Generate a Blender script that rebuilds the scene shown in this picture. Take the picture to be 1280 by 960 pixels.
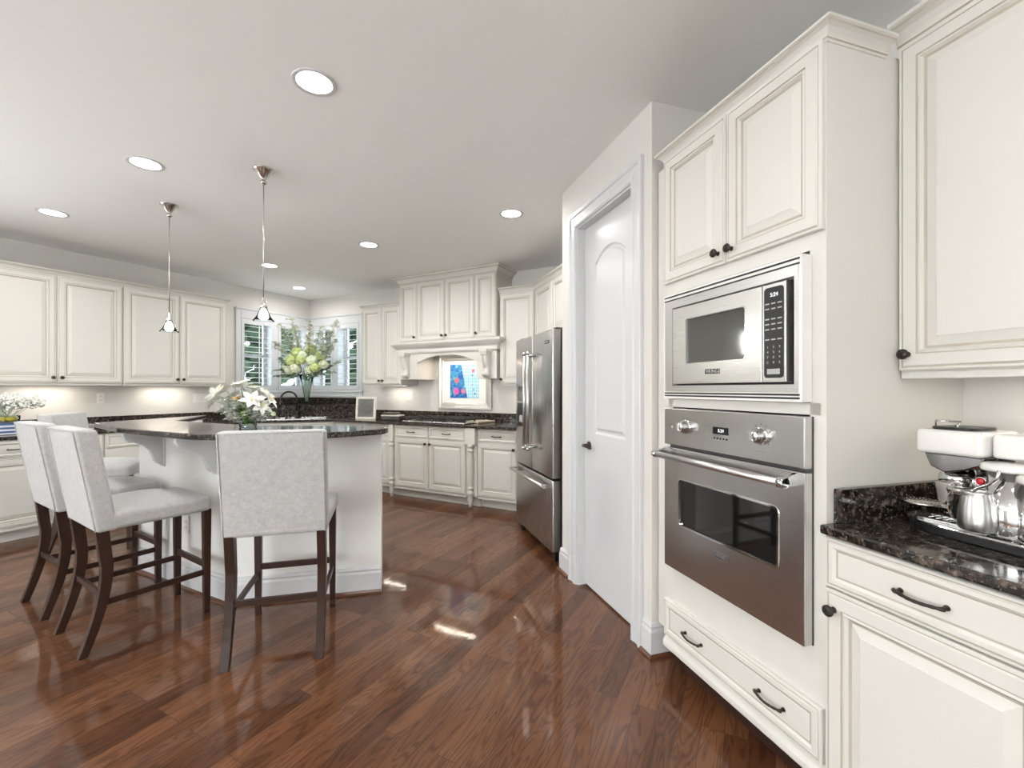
import bpy, bmesh, math, random
from math import sin, cos, pi, radians as R, sqrt
from mathutils import Vector, Matrix
random.seed(7)
C = bpy.context.scene.collection
S = bpy.context.scene
for o in list(bpy.data.objects): bpy.data.objects.remove(o)

# ------------------------------------------------------------------ camera, light, exposure
CAMH = 1.32; FPX = 560.0; YAW = R(27.9)
cd = bpy.data.cameras.new('camera'); cam = bpy.data.objects.new('camera', cd); C.objects.link(cam)
cam.location = (0, 0, CAMH); cam.rotation_euler = (R(90), 0, YAW)
cd.sensor_width = 36; cd.lens = FPX/1280*36; cd.shift_y = 6/1280; cd.clip_start = .03
S.camera = cam
S.view_settings.view_transform = 'Standard'; S.view_settings.look = 'None'
S.view_settings.gamma = 1; S.view_settings.use_curve_mapping = False
S.view_settings.exposure = 0.06
W = bpy.data.worlds.new('sky'); S.world = W; W.use_nodes = True
W.node_tree.nodes['Background'].inputs[0].default_value = (.86, .93, 1, 1)
W.node_tree.nodes['Background'].inputs[1].default_value = 5.0
def area(name, loc, rot, sx, sy, power, col=(1, 1, 1), shape='RECTANGLE', spread=180):
    l = bpy.data.lights.new(name, 'AREA'); l.shape = shape; l.size = sx; l.size_y = sy; l.energy = power; l.color = col
    l.spread = R(spread)
    o = bpy.data.objects.new(name, l); C.objects.link(o); o.location = loc; o.rotation_euler = rot
    return o
# area lamps standing in for daylight from unseen windows behind the camera
area('daylight_back_window', (-1.4, -3.42, 1.35), (R(-90), 0, 0), 5.0, 2.1, 32, (.93, .965, 1))
area('daylight_left_window', (-6.12, -1.3, 1.4), (0, R(-90), 0), 2.0, 2.6, 30, (.93, .965, 1))
# added fill lamps, tilted upward to brighten the ceiling
area('ceiling_fill_back', (-1.4, -3.30, 1.0), (R(-90-52), 0, 0), 5.0, 1.2, 262, (.93, .97, 1), spread=115)
area('ceiling_fill_left', (-6.0, -1.3, 1.0), (0, R(-90-60), 0), 1.2, 2.6, 66, (.93, .97, 1), spread=115)
area('added_fill_right', (3.02, -1.7, 1.4), (0, R(90), 0), 2.0, 2.6, 3, (.93, .965, 1))  # added fill lamp for the right side of the room
area('ceiling_fill_right', (2.9, -1.7, 1.0), (0, R(90+60), 0), 1.2, 2.6, 34, (.93, .97, 1), spread=115)  # added fill, aimed up at the right part of the ceiling
DOWN = 9.5
CEIL = 2.74

# ------------------------------------------------------------------ materials
def new_mat(name):
    m = bpy.data.materials.new(name); m.use_nodes = True
    nt = m.node_tree; return m, nt, nt.nodes['Principled BSDF']
def simple(name, col, rough=.5, metal=0, bump=0, bscale=60, var=0, coat=0, emis=None, estr=0, trans=0, ior=1.45, sheen=0, alpha=1):
    m, nt, b = new_mat(name)
    b.inputs['Base Color'].default_value = (*col, 1); b.inputs['Roughness'].default_value = rough
    b.inputs['Metallic'].default_value = metal; b.inputs['Coat Weight'].default_value = coat
    b.inputs['Transmission Weight'].default_value = trans; b.inputs['IOR'].default_value = ior
    b.inputs['Sheen Weight'].default_value = sheen
    b.inputs['Alpha'].default_value = alpha
    if emis: b.inputs['Emission Color'].default_value = (*emis, 1); b.inputs['Emission Strength'].default_value = estr
    tc = nt.nodes.new('ShaderNodeTexCoord')
    nz = nt.nodes.new('ShaderNodeTexNoise'); nz.inputs['Scale'].default_value = bscale; nz.inputs['Detail'].default_value = 4
    nt.links.new(tc.outputs['Object'], nz.inputs['Vector'])
    if bump:
        bp = nt.nodes.new('ShaderNodeBump'); bp.inputs['Strength'].default_value = bump; bp.inputs['Distance'].default_value = .002
        nt.links.new(nz.outputs['Fac'], bp.inputs['Height']); nt.links.new(bp.outputs['Normal'], b.inputs['Normal'])
    if var:
        mx = nt.nodes.new('ShaderNodeMix'); mx.data_type = 'RGBA'
        mx.inputs[6].default_value = (*[c*(1-var) for c in col], 1); mx.inputs[7].default_value = (*[min(1, c*(1+var)) for c in col], 1)
        nt.links.new(nz.outputs['Fac'], mx.inputs[0]); nt.links.new(mx.outputs[2], b.inputs['Base Color'])
    return m
M = {}
M['wall'] = simple('wall_paint', (.68, .66, .63), .75, bump=.08, bscale=220)
M['ceil'] = simple('ceiling_paint', (.91, .915, .90), .8, bump=.08, bscale=180)
M['trim'] = simple('white_trim_paint', (.64, .645, .66), .3, bump=.02, bscale=80)
M['cab'] = simple('cream_cabinet_paint', (.675, .66, .615), .38, var=.015, bscale=3)
M['glaze'] = simple('umber_glaze_line', (.46, .42, .35), .5, var=.25, bscale=9)
M['island'] = simple('island_paint', (.85, .845, .825), .45, bump=.03, bscale=90)
M['bronze'] = simple('dark_bronze', (.05, .043, .038), .33, .8, bump=.25, bscale=120, var=.3)
M['chrome'] = simple('chrome', (.66, .66, .66), .06, 1)
M['nickel'] = simple('satin_nickel', (.62, .60, .57), .22, 1)
M['black'] = simple('black_plastic', (.012, .012, .013), .3)
M['dark'] = simple('dark_recess', (.02, .02, .02), .6)
M['iron'] = simple('cast_iron', (.018, .018, .018), .5, bump=.4, bscale=200)
M['darkglass'] = simple('dark_oven_glass', (.006, .006, .006), .05, coat=.5)
M['mwglass'] = simple('microwave_window_glass', (.075, .078, .072), .08, coat=.5)
M['glass'] = simple('clear_glass', (1, 1, 1), .02, trans=1, ior=1.45)
M['water'] = simple('vase_water', (.9, .97, .93), .0, trans=1, ior=1.33)
M['white'] = simple('white_enamel', (.76, .745, .72), .22, coat=.4)
M['plastic'] = simple('white_plastic', (.82, .81, .79), .4)
M['red'] = simple('red_button', (.65, .02, .03), .2, coat=.6)
M['stem'] = simple('green_stem', (.13, .26, .05), .5, var=.3, bscale=20)
M['leaf'] = simple('leaf_green', (.26, .42, .08), .45, var=.4, bscale=14)
M['sage'] = simple('sage_leaf', (.36, .46, .34), .5, var=.3, bscale=14)
M['petal'] = simple('white_petal', (.86, .87, .82), .5, var=.06, bscale=30)
M['cream_petal'] = simple('cream_petal', (.82, .80, .66), .5, var=.1, bscale=30)
M['orange'] = simple('orange_anther', (.85, .42, .12), .5)
M['hydrangea'] = simple('lime_hydrangea', (.62, .72, .30), .55, var=.2, bscale=30)
M['hydrangea_pale'] = simple('pale_hydrangea', (.76, .82, .60), .55, var=.15, bscale=30)
M['twig'] = simple('brown_twig', (.10, .075, .055), .7)
M['lemon'] = simple('lemon_peel', (.75, .55, .08), .4, bump=.3, bscale=90)
M['blue'] = simple('navy_stripe', (.05, .09, .22), .5)
M['foliage'] = simple('outdoor_foliage', (.035, .06, .03), .7, var=.6, bscale=5)
M['lens'] = simple('downlight_lens', (1, 1, 1), .5, emis=(1, .97, .93), estr=9)
M['bulb'] = simple('pendant_bulb', (1, 1, 1), .5, emis=(1, .96, .9), estr=110)
M['strip'] = simple('undercabinet_lens', (1, 1, 1), .5, emis=(1, .93, .84), estr=3)
M['lcd'] = simple('lit_digits', (.6, .6, .6), .5, emis=(.8, .85, .9), estr=1.2)
M['greytext'] = simple('grey_print', (.42, .42, .42), .5)
M['badge_silver'] = simple('badge_lettering', (.75, .75, .75), .25, .8)
M['mat'] = simple('white_picture_mat', (.86, .85, .82), .7)
M['silverframe'] = simple('silver_frame', (.60, .585, .55), .32, .55, var=.12, bscale=12)
M['greyglass'] = simple('grey_tile_relief', (.17, .175, .16), .35, bump=1.0, bscale=45, var=.5)
M['distress'] = simple('distressed_cream', (.70, .68, .60), .6, var=.2, bscale=40, bump=.4)
M['darkpat'] = simple('dark_patterned_tin', (.05, .045, .04), .4, var=.9, bscale=70)
M['shoe'] = simple('stained_shoe_moulding', (.115, .045, .025), .3)

def stainless(name, base=.50, rough=.24, axis=0):
    m, nt, b = new_mat(name)
    b.inputs['Metallic'].default_value = 1; b.inputs['Roughness'].default_value = rough
    tc = nt.nodes.new('ShaderNodeTexCoord'); mp = nt.nodes.new('ShaderNodeMapping')
    sc = [300, 300, 300]; sc[axis] = 3; mp.inputs['Scale'].default_value = sc
    nz = nt.nodes.new('ShaderNodeTexNoise'); nz.inputs['Scale'].default_value = 1; nz.inputs['Detail'].default_value = 3
    nt.links.new(tc.outputs['Object'], mp.inputs[0]); nt.links.new(mp.outputs[0], nz.inputs[0])
    mr = nt.nodes.new('ShaderNodeMapRange'); mr.inputs[3].default_value = rough-.03; mr.inputs[4].default_value = rough+.05
    nt.links.new(nz.outputs[0], mr.inputs[0]); nt.links.new(mr.outputs[0], b.inputs['Roughness'])
    mx = nt.nodes.new('ShaderNodeMix'); mx.data_type = 'RGBA'
    mx.inputs[6].default_value = (base*.97, base*.965, base*.95, 1); mx.inputs[7].default_value = (base*1.03, base*1.025, base*1.01, 1)
    nt.links.new(nz.outputs[0], mx.inputs[0]); nt.links.new(mx.outputs[2], b.inputs['Base Color'])
    return m
M['chrome_dim'] = simple('chrome_painted_dark', (.24, .235, .23), .15, 1)  # chrome with dark room reflections put into its colour, for the head underside
M['steel'] = stainless('brushed_stainless', .60, .22)
M['steelv'] = stainless('brushed_stainless_vertical', .50, .25, 2)
M['steelL'] = stainless('light_brushed_trim', .62, .28)
M['fridgeside'] = simple('fridge_side_grey', (.085, .085, .088), .45, .3)

def thin_glass(name, tint):
    m = bpy.data.materials.new(name); m.use_nodes = True; nt = m.node_tree; nt.nodes.clear()
    out = nt.nodes.new('ShaderNodeOutputMaterial'); mx = nt.nodes.new('ShaderNodeMixShader')
    tr = nt.nodes.new('ShaderNodeBsdfTransparent'); gl = nt.nodes.new('ShaderNodeBsdfGlossy'); lw = nt.nodes.new('ShaderNodeLayerWeight')
    tr.inputs[0].default_value = (*tint, 1); gl.inputs['Roughness'].default_value = .02; lw.inputs['Blend'].default_value = .12
    nt.links.new(lw.outputs['Fresnel'], mx.inputs[0]); nt.links.new(tr.outputs[0], mx.inputs[1]); nt.links.new(gl.outputs[0], mx.inputs[2]); nt.links.new(mx.outputs[0], out.inputs[0])
    return m
M['thinglass'] = thin_glass('thin_clear_glass', (.90, .94, .93))
def granite():
    m, nt, b = new_mat('dark_brown_granite')
    tc = nt.nodes.new('ShaderNodeTexCoord')
    v = nt.nodes.new('ShaderNodeTexVoronoi'); v.inputs['Scale'].default_value = 85
    v2 = nt.nodes.new('ShaderNodeTexNoise'); v2.inputs['Scale'].default_value = 45; v2.inputs['Detail'].default_value = 6
    v3 = nt.nodes.new('ShaderNodeTexNoise'); v3.inputs['Scale'].default_value = 130; v3.inputs['Detail'].default_value = 2
    for n in (v, v2, v3): nt.links.new(tc.outputs['Object'], n.inputs['Vector'])
    r = nt.nodes.new('ShaderNodeValToRGB'); e = r.color_ramp.elements
    e[0].position = .42; e[0].color = (.008, .007, .006, 1); e[1].position = .62; e[1].color = (.085, .058, .042, 1)
    x = e.new(.52); x.color = (.022, .017, .014, 1); x = e.new(.70); x.color = (.17, .14, .12, 1)
    nt.links.new(v2.outputs[0], r.inputs[0])
    r2 = nt.nodes.new('ShaderNodeValToRGB'); e = r2.color_ramp.elements
    e[0].position = .62; e[0].color = (0, 0, 0, 1); e[1].position = .68; e[1].color = (1, 1, 1, 1)
    nt.links.new(v3.outputs[0], r2.inputs[0])
    mx = nt.nodes.new('ShaderNodeMix'); mx.data_type = 'RGBA'; mx.inputs[7].default_value = (.20, .19, .18, 1)
    nt.links.new(r.outputs[0], mx.inputs[6]); nt.links.new(r2.outputs[0], mx.inputs[0])
    nt.links.new(mx.outputs[2], b.inputs['Base Color'])
    b.inputs['Roughness'].default_value = .09; b.inputs['IOR'].default_value = 1.6
    return m
M['granite'] = granite()

def floor_mat():
    m, nt, b = new_mat('cherry_stained_oak_boards')
    N = nt.nodes; L = nt.links
    tc = N.new('ShaderNodeTexCoord'); mp = N.new('ShaderNodeMapping'); mp.inputs['Rotation'].default_value = (0, 0, R(90))
    L.new(tc.outputs['Object'], mp.inputs[0])
    br = N.new('ShaderNodeTexBrick'); br.offset = .37; br.offset_frequency = 3; br.squash = 1
    br.inputs['Scale'].default_value = 1; br.inputs['Brick Width'].default_value = .95; br.inputs['Row Height'].default_value = .083
    br.inputs['Mortar Size'].default_value = .0011; br.inputs['Mortar Smooth'].default_value = .3
    br.inputs['Color1'].default_value = (0, 0, 0, 1); br.inputs['Color2'].default_value = (1, 1, 1, 1); br.inputs['Mortar'].default_value = (.5, .5, .5, 1)
    # a gentle warp keeps the rows straight while lengths differ
    L.new(mp.outputs[0], br.inputs['Vector'])
    # grain, offset for every board by its random tone
    mp2 = N.new('ShaderNodeMapping'); mp2.inputs['Scale'].default_value = (1.5, 11, 1)
    L.new(mp.outputs[0], mp2.inputs[0])
    ad = N.new('ShaderNodeVectorMath'); ad.operation = 'ADD'
    ml = N.new('ShaderNodeVectorMath'); ml.operation = 'SCALE'; ml.inputs['Scale'].default_value = 37
    L.new(br.outputs['Color'], ml.inputs[0]); L.new(mp2.outputs[0], ad.inputs[0]); L.new(ml.outputs[0], ad.inputs[1])
    nz = N.new('ShaderNodeTexNoise'); nz.inputs['Scale'].default_value = 1.1; nz.inputs['Detail'].default_value = 2; nz.inputs['Distortion'].default_value = .8
    L.new(ad.outputs[0], nz.inputs[0])
    wv = N.new('ShaderNodeMath'); wv.operation = 'MULTIPLY'; wv.inputs[1].default_value = 60
    L.new(nz.outputs[0], wv.inputs[0])
    sn = N.new('ShaderNodeMath'); sn.operation = 'SINE'; L.new(wv.outputs[0], sn.inputs[0])
    fine = N.new('ShaderNodeTexNoise'); fine.inputs['Scale'].default_value = 6; fine.inputs['Detail'].default_value = 6
    mp3 = N.new('ShaderNodeMapping'); mp3.inputs['Scale'].default_value = (1.5, 40, 1); L.new(mp.outputs[0], mp3.inputs[0]); L.new(mp3.outputs[0], fine.inputs[0])
    g = N.new('ShaderNodeMapRange'); g.inputs[1].default_value = -.2; g.inputs[2].default_value = 1.2; L.new(sn.outputs[0], g.inputs[0])
    g2 = N.new('ShaderNodeMath'); g2.operation = 'MULTIPLY'; L.new(g.outputs[0], g2.inputs[0]); L.new(fine.outputs[0], g2.inputs[1])
    board = N.new('ShaderNodeValToRGB'); e = board.color_ramp.elements
    e[0].color = (.082, .029, .011, 1); e[1].color = (.175, .073, .031, 1); x = e.new(.5); x.color = (.132, .050, .020, 1)
    L.new(br.outputs['Color'], board.inputs[0])
    mx = N.new('ShaderNodeMix'); mx.data_type = 'RGBA'; mx.blend_type = 'MULTIPLY'; mx.inputs[7].default_value = (.10, .075, .06, 1)
    L.new(g2.outputs[0], mx.inputs[0]); L.new(board.outputs[0], mx.inputs[6])
    mm = N.new('ShaderNodeMix'); mm.data_type = 'RGBA'; mm.inputs[7].default_value = (.045, .018, .009, 1)
    L.new(br.outputs['Fac'], mm.inputs[0]); L.new(mx.outputs[2], mm.inputs[6]); L.new(mm.outputs[2], b.inputs['Base Color'])
    b.inputs['Roughness'].default_value = .5; b.inputs['Specular IOR Level'].default_value = .15
    b.inputs['Coat Weight'].default_value = .72; b.inputs['Coat Roughness'].default_value = .045; b.inputs['Coat IOR'].default_value = 1.5
    bp = N.new('ShaderNodeBump'); bp.inputs['Strength'].default_value = .5; bp.inputs['Distance'].default_value = .0012; bp.invert = True
    hs = N.new('ShaderNodeMath'); hs.operation = 'MULTIPLY_ADD'; hs.inputs[1].default_value = .12
    L.new(g2.outputs[0], hs.inputs[0]); L.new(br.outputs['Fac'], hs.inputs[2])
    lf = N.new('ShaderNodeTexNoise'); lf.inputs['Scale'].default_value = 5; L.new(tc.outputs['Object'], lf.inputs[0])
    h3 = N.new('ShaderNodeMath'); h3.operation = 'MULTIPLY_ADD'; h3.inputs[1].default_value = .9; L.new(lf.outputs[0], h3.inputs[0]); L.new(hs.outputs[0], h3.inputs[2])
    L.new(h3.outputs[0], bp.inputs['Height'])
    L.new(bp.outputs[0], b.inputs['Normal']); L.new(bp.outputs[0], b.inputs['Coat Normal'])
    return m
M['floor'] = floor_mat()

def fabric(name, c1, c2):
    m, nt, b = new_mat(name); N = nt.nodes; L = nt.links
    tc = N.new('ShaderNodeTexCoord')
    a = N.new('ShaderNodeTexNoise'); a.inputs['Scale'].default_value = 260; a.inputs['Detail'].default_value = 2
    k = N.new('ShaderNodeTexNoise'); k.inputs['Scale'].default_value = 38; k.inputs['Detail'].default_value = 6; k.inputs['Distortion'].default_value = 1
    for n in (a, k): L.new(tc.outputs['Object'], n.inputs['Vector'])
    ad = N.new('ShaderNodeMath'); ad.operation = 'ADD'; L.new(a.outputs[0], ad.inputs[0]); L.new(k.outputs[0], ad.inputs[1])
    mr = N.new('ShaderNodeMapRange'); mr.inputs[1].default_value = .7; mr.inputs[2].default_value = 1.3; L.new(ad.outputs[0], mr.inputs[0])
    mx = N.new('ShaderNodeMix'); mx.data_type = 'RGBA'; mx.inputs[6].default_value = (*c1, 1); mx.inputs[7].default_value = (*c2, 1)
    L.new(mr.outputs[0], mx.inputs[0]); L.new(mx.outputs[2], b.inputs['Base Color'])
    b.inputs['Roughness'].default_value = .9; b.inputs['Sheen Weight'].default_value = .25
    bp = N.new('ShaderNodeBump'); bp.inputs['Strength'].default_value = .3; bp.inputs['Distance'].default_value = .001
    L.new(ad.outputs[0], bp.inputs['Height']); L.new(bp.outputs[0], b.inputs['Normal'])
    return m
M['fabric'] = fabric('light_grey_linen', (.39, .39, .39), (.53, .527, .52))
def wood(name, c1, c2):
    m, nt, b = new_mat(name); N = nt.nodes; L = nt.links
    tc = N.new('ShaderNodeTexCoord'); mp = N.new('ShaderNodeMapping'); mp.inputs['Scale'].default_value = (40, 40, 4)
    nz = N.new('ShaderNodeTexNoise'); nz.inputs['Scale'].default_value = 1; nz.inputs['Detail'].default_value = 5
    L.new(tc.outputs['Object'], mp.inputs[0]); L.new(mp.outputs[0], nz.inputs[0])
    mx = N.new('ShaderNodeMix'); mx.data_type = 'RGBA'; mx.inputs[6].default_value = (*c1, 1); mx.inputs[7].default_value = (*c2, 1)
    L.new(nz.outputs[0], mx.inputs[0]); L.new(mx.outputs[2], b.inputs['Base Color'])
    b.inputs['Roughness'].default_value = .38; b.inputs['Specular IOR Level'].default_value = .25; b.inputs['Coat Weight'].default_value = .05
    return m
M['leg'] = wood('espresso_stained_wood', (.022, .011, .008), (.052, .024, .016))
def painting():
    m, nt, b = new_mat('blue_floral_painting'); N = nt.nodes; L = nt.links
    tc = N.new('ShaderNodeTexCoord'); sp = N.new('ShaderNodeSeparateXYZ'); L.new(tc.outputs['Object'], sp.inputs[0])
    nz = N.new('ShaderNodeTexNoise'); nz.inputs['Scale'].default_value = 14; nz.inputs['Detail'].default_value = 5; nz.inputs['Distortion'].default_value = 1.5
    L.new(tc.outputs['Object'], nz.inputs[0])
    r = N.new('ShaderNodeValToRGB'); e = r.color_ramp.elements
    e[0].position = .3; e[0].color = (.01, .03, .22, 1); e[1].position = .75; e[1].color = (.35, .62, .80, 1)
    x = e.new(.45); x.color = (.03, .13, .48, 1); x = e.new(.58); x.color = (.05, .33, .52, 1)
    L.new(nz.outputs[0], r.inputs[0]); col = r.outputs[0]
    def blob(cx, cz, rad, c, prev):
        vd = N.new('ShaderNodeVectorMath'); vd.operation = 'DISTANCE'; vd.inputs[1].default_value = (cx, 0, cz)
        fl = N.new('ShaderNodeCombineXYZ'); L.new(sp.outputs[0], fl.inputs[0]); L.new(sp.outputs[2], fl.inputs[2])
        L.new(fl.outputs[0], vd.inputs[0])
        mr = N.new('ShaderNodeMapRange'); mr.inputs[1].default_value = rad; mr.inputs[2].default_value = rad*.6
        wob = N.new('ShaderNodeMath'); wob.operation = 'MULTIPLY_ADD'; wob.inputs[1].default_value = .04
        L.new(nz.outputs[0], wob.inputs[0]); L.new(vd.outputs['Value'], wob.inputs[2])
        L.new(wob.outputs[0], mr.inputs[0])
        mx = N.new('ShaderNodeMix'); mx.data_type = 'RGBA'; mx.inputs[7].default_value = (*c, 1)
        L.new(mr.outputs[0], mx.inputs[0]); L.new(prev, mx.inputs[6]); return mx.outputs[2]
    for a in ((-.12, .02, .065, (.75, .16, .16)), (-.13, -.12, .075, (.80, .12, .42)), (-.015, -.12, .06, (.75, .22, .30))):
        col = blob(*a, col)
    # pale blue upper-right field, window grid reflection painted in, with a darker trailing stroke
    gt = N.new('ShaderNodeMath'); gt.operation = 'GREATER_THAN'; gt.inputs[1].default_value = .0
    sh = N.new('ShaderNodeMath'); sh.operation = 'MULTIPLY_ADD'; sh.inputs[1].default_value = .22
    L.new(sp.outputs[2], sh.inputs[0]); L.new(sp.outputs[0], sh.inputs[2]); L.new(sh.outputs[0], gt.inputs[0])
    ck = N.new('ShaderNodeTexBrick'); ck.offset = 0; ck.inputs['Scale'].default_value = 1; ck.inputs['Brick Width'].default_value = .03; ck.inputs['Row Height'].default_value = .04
    ck.inputs['Mortar Size'].default_value = .003; ck.inputs['Color1'].default_value = (.42, .75, .88, 1); ck.inputs['Color2'].default_value = (.60, .85, .92, 1); ck.inputs['Mortar'].default_value = (.2, .45, .62, 1)
    cb = N.new('ShaderNodeCombineXYZ'); L.new(sp.outputs[0], cb.inputs[0]); L.new(sp.outputs[2], cb.inputs[1]); L.new(cb.outputs[0], ck.inputs[0])
    mx = N.new('ShaderNodeMix'); mx.data_type = 'RGBA'; L.new(gt.outputs[0], mx.inputs[0]); L.new(col, mx.inputs[6]); L.new(ck.outputs[0], mx.inputs[7]); col = mx.outputs[2]
    for a in ((.135, .14, .05, (.70, .10, .16)), (.12, .08, .035, (.04, .12, .42)), (.12, .02, .035, (.05, .16, .45)), (.125, -.04, .034, (.5, .1, .2)), (.14, -.10, .035, (.04, .14, .42)), (.16, -.15, .035, (.03, .10, .36))):
        col = blob(*a, col)
    L.new(col, b.inputs['Base Color']); b.inputs['Roughness'].default_value = .25
    return m
M['painting'] = painting()

# ------------------------------------------------------------------ mesh helpers
def bx(bm, x0, x1, y0, y1, z0, z1, mi=0):
    v = [bm.verts.new(p) for p in ((x0,y0,z0),(x1,y0,z0),(x1,y1,z0),(x0,y1,z0),(x0,y0,z1),(x1,y0,z1),(x1,y1,z1),(x0,y1,z1))]
    for f in ((0,3,2,1),(4,5,6,7),(0,1,5,4),(1,2,6,5),(2,3,7,6),(3,0,4,7)):
        bm.faces.new([v[i] for i in f]).material_index = mi
def prism(bm, poly, z0, z1, mi=0):
    a = [bm.verts.new((x, y, z0)) for x, y in poly]; b = [bm.verts.new((x, y, z1)) for x, y in poly]
    n = len(poly)
    bm.faces.new(a[::-1]).material_index = mi; bm.faces.new(b).material_index = mi
    for i in range(n): bm.faces.new((a[i], a[(i+1) % n], b[(i+1) % n], b[i])).material_index = mi
def prism_x(bm, poly, x0, x1, mi=0):   # poly in (y,z)
    a = [bm.verts.new((x0, y, z)) for y, z in poly]; b = [bm.verts.new((x1, y, z)) for y, z in poly]; n = len(poly)
    bm.faces.new(a[::-1]).material_index = mi; bm.faces.new(b).material_index = mi
    for i in range(n): bm.faces.new((a[i], a[(i+1) % n], b[(i+1) % n], b[i])).material_index = mi
def prism_y(bm, poly, y0, y1, mi=0):   # poly in (x,z)
    a = [bm.verts.new((x, y0, z)) for x, z in poly]; b = [bm.verts.new((x, y1, z)) for x, z in poly]; n = len(poly)
    bm.faces.new(a).material_index = mi; bm.faces.new(b[::-1]).material_index = mi
    for i in range(n): bm.faces.new((a[i], b[i], b[(i+1) % n], a[(i+1) % n])).material_index = mi
def lathe(bm, prof, n=24, c=(0,0,0), mi=0, axis='z', cap=True):
    rings = []
    for r, z in prof:
        ring = []
        for i in range(n):
            a = 2*pi*i/n
            if axis == 'z': p = (c[0]+r*cos(a), c[1]+r*sin(a), c[2]+z)
            elif axis == 'y': p = (c[0]+r*cos(a), c[1]+z, c[2]+r*sin(a))
            else: p = (c[0]+z, c[1]+r*cos(a), c[2]+r*sin(a))
            ring.append(bm.verts.new(p))
        rings.append(ring)
    for k in range(len(rings)-1):
        for i in range(n):
            f = bm.faces.new((rings[k][i], rings[k][(i+1) % n], rings[k+1][(i+1) % n], rings[k+1][i])); f.material_index = mi; f.smooth = True
    if cap:
        if prof[0][0] > 1e-5: bm.faces.new(rings[0][::-1]).material_index = mi
        if prof[-1][0] > 1e-5: bm.faces.new(rings[-1]).material_index = mi
def tube(bm, pts, r, n=8, mi=0):
    pts = [Vector(p) for p in pts]; rr = r if isinstance(r, (list, tuple)) else [r]*len(pts); rings = []
    up = None
    for i, p in enumerate(pts):
        t = (pts[min(i+1, len(pts)-1)]-pts[max(i-1, 0)]).normalized()
        if up is None:
            up = Vector((0,0,1)) if abs(t.z) < .9 else Vector((1,0,0))
        a = t.cross(up).normalized(); b = a.cross(t).normalized(); up = b
        rings.append([bm.verts.new(p+(a*cos(2*pi*k/n)+b*sin(2*pi*k/n))*rr[i]) for k in range(n)])
    for k in range(len(rings)-1):
        for i in range(n):
            f = bm.faces.new((rings[k][i], rings[k][(i+1) % n], rings[k+1][(i+1) % n], rings[k+1][i])); f.material_index = mi; f.smooth = True
    bm.faces.new(rings[0][::-1]).material_index = mi; bm.faces.new(rings[-1]).material_index = mi
def arc(c, r, a0, a1, n, plane='xy'):
    out = []
    for i in range(n+1):
        a = R(a0+(a1-a0)*i/n); out.append((c[0]+r*cos(a), c[1]+r*sin(a)))
    return out
def rbox(bm, c, h, r, m=3, n=5, deform=None, mi=0):
    """rounded box, centre c, half sizes h"""
    def ax(hh):
        inner = hh-r; core = [-inner+2*inner*i/n for i in range(n+1)]
        e = [r*math.tan(R(45)*k/m) for k in range(1, m+1)]
        return [-inner-x for x in e[::-1]]+core+[inner+x for x in e]
    A = [ax(h[0]), ax(h[1]), ax(h[2])]; cache = {}
    def vert(p):
        q = Vector([max(-(h[i]-r), min(h[i]-r, p[i])) for i in range(3)]); d = Vector(p)-q
        w = q+d.normalized()*r if d.length > 1e-9 else q
        if deform: w = deform(w)
        key = tuple(round(x, 5) for x in p)
        if key not in cache: cache[key] = bm.verts.new(Vector(c)+w)
        return cache[key]
    for a in range(3):
        b, d = (a+1) % 3, (a+2) % 3
        for s in (-1, 1):
            for i in range(len(A[b])-1):
                for j in range(len(A[d])-1):
                    P = []
                    for bi, dj in ((i,j),(i+1,j),(i+1,j+1),(i,j+1)):
                        p = [0,0,0]; p[a] = s*h[a]; p[b] = A[b][bi]; p[d] = A[d][dj]; P.append(vert(p))
                    if s < 0: P = P[::-1]
                    try:
                        f = bm.faces.new(P); f.smooth = True; f.material_index = mi
                    except ValueError: pass
def sweep(bm, path, prof, mi=0, mis=None):
    """mitred sweep; prof = [(out, z)], out = to the right of travel"""
    n = len(path); rings = []
    for i, p in enumerate(path):
        p = Vector(p)
        d0 = (p-Vector(path[i-1])).normalized() if i else None
        d1 = (Vector(path[i+1])-p).normalized() if i < n-1 else None
        n0 = Vector((d0.y, -d0.x)) if d0 else None; n1 = Vector((d1.y, -d1.x)) if d1 else None
        if n0 is None: mv = n1
        elif n1 is None: mv = n0
        else: mv = (n0+n1)/(1+n0.dot(n1))
        rings.append([bm.verts.new((p.x+mv.x*o, p.y+mv.y*o, z)) for o, z in prof])
    k = len(prof)
    for i in range(n-1):
        for j in range(k):
            f = bm.faces.new((rings[i][j], rings[i+1][j], rings[i+1][(j+1) % k], rings[i][(j+1) % k])); f.material_index = mis[j] if mis else mi
    bm.faces.new(rings[0]).material_index = mi; bm.faces.new(rings[-1][::-1]).material_index = mi
def ringpanel(bm, x0, x1, z0, z1, y, prof, arch=None):
    """concentric rectangles; prof = [(inset, out toward -y, material)]"""
    prev = None
    for ins, out, mi in prof:
        ring = [bm.verts.new(p) for p in ((x0+ins, y-out, z0+ins), (x1-ins, y-out, z0+ins), (x1-ins, y-out, z1-ins), (x0+ins, y-out, z1-ins))]
        if prev:
            for i in range(4): bm.faces.new((prev[i], prev[(i+1) % 4], ring[(i+1) % 4], ring[i])).material_index = mi
        else: bm.faces.new(ring[::-1])
        prev = ring
    bm.faces.new(prev)
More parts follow.
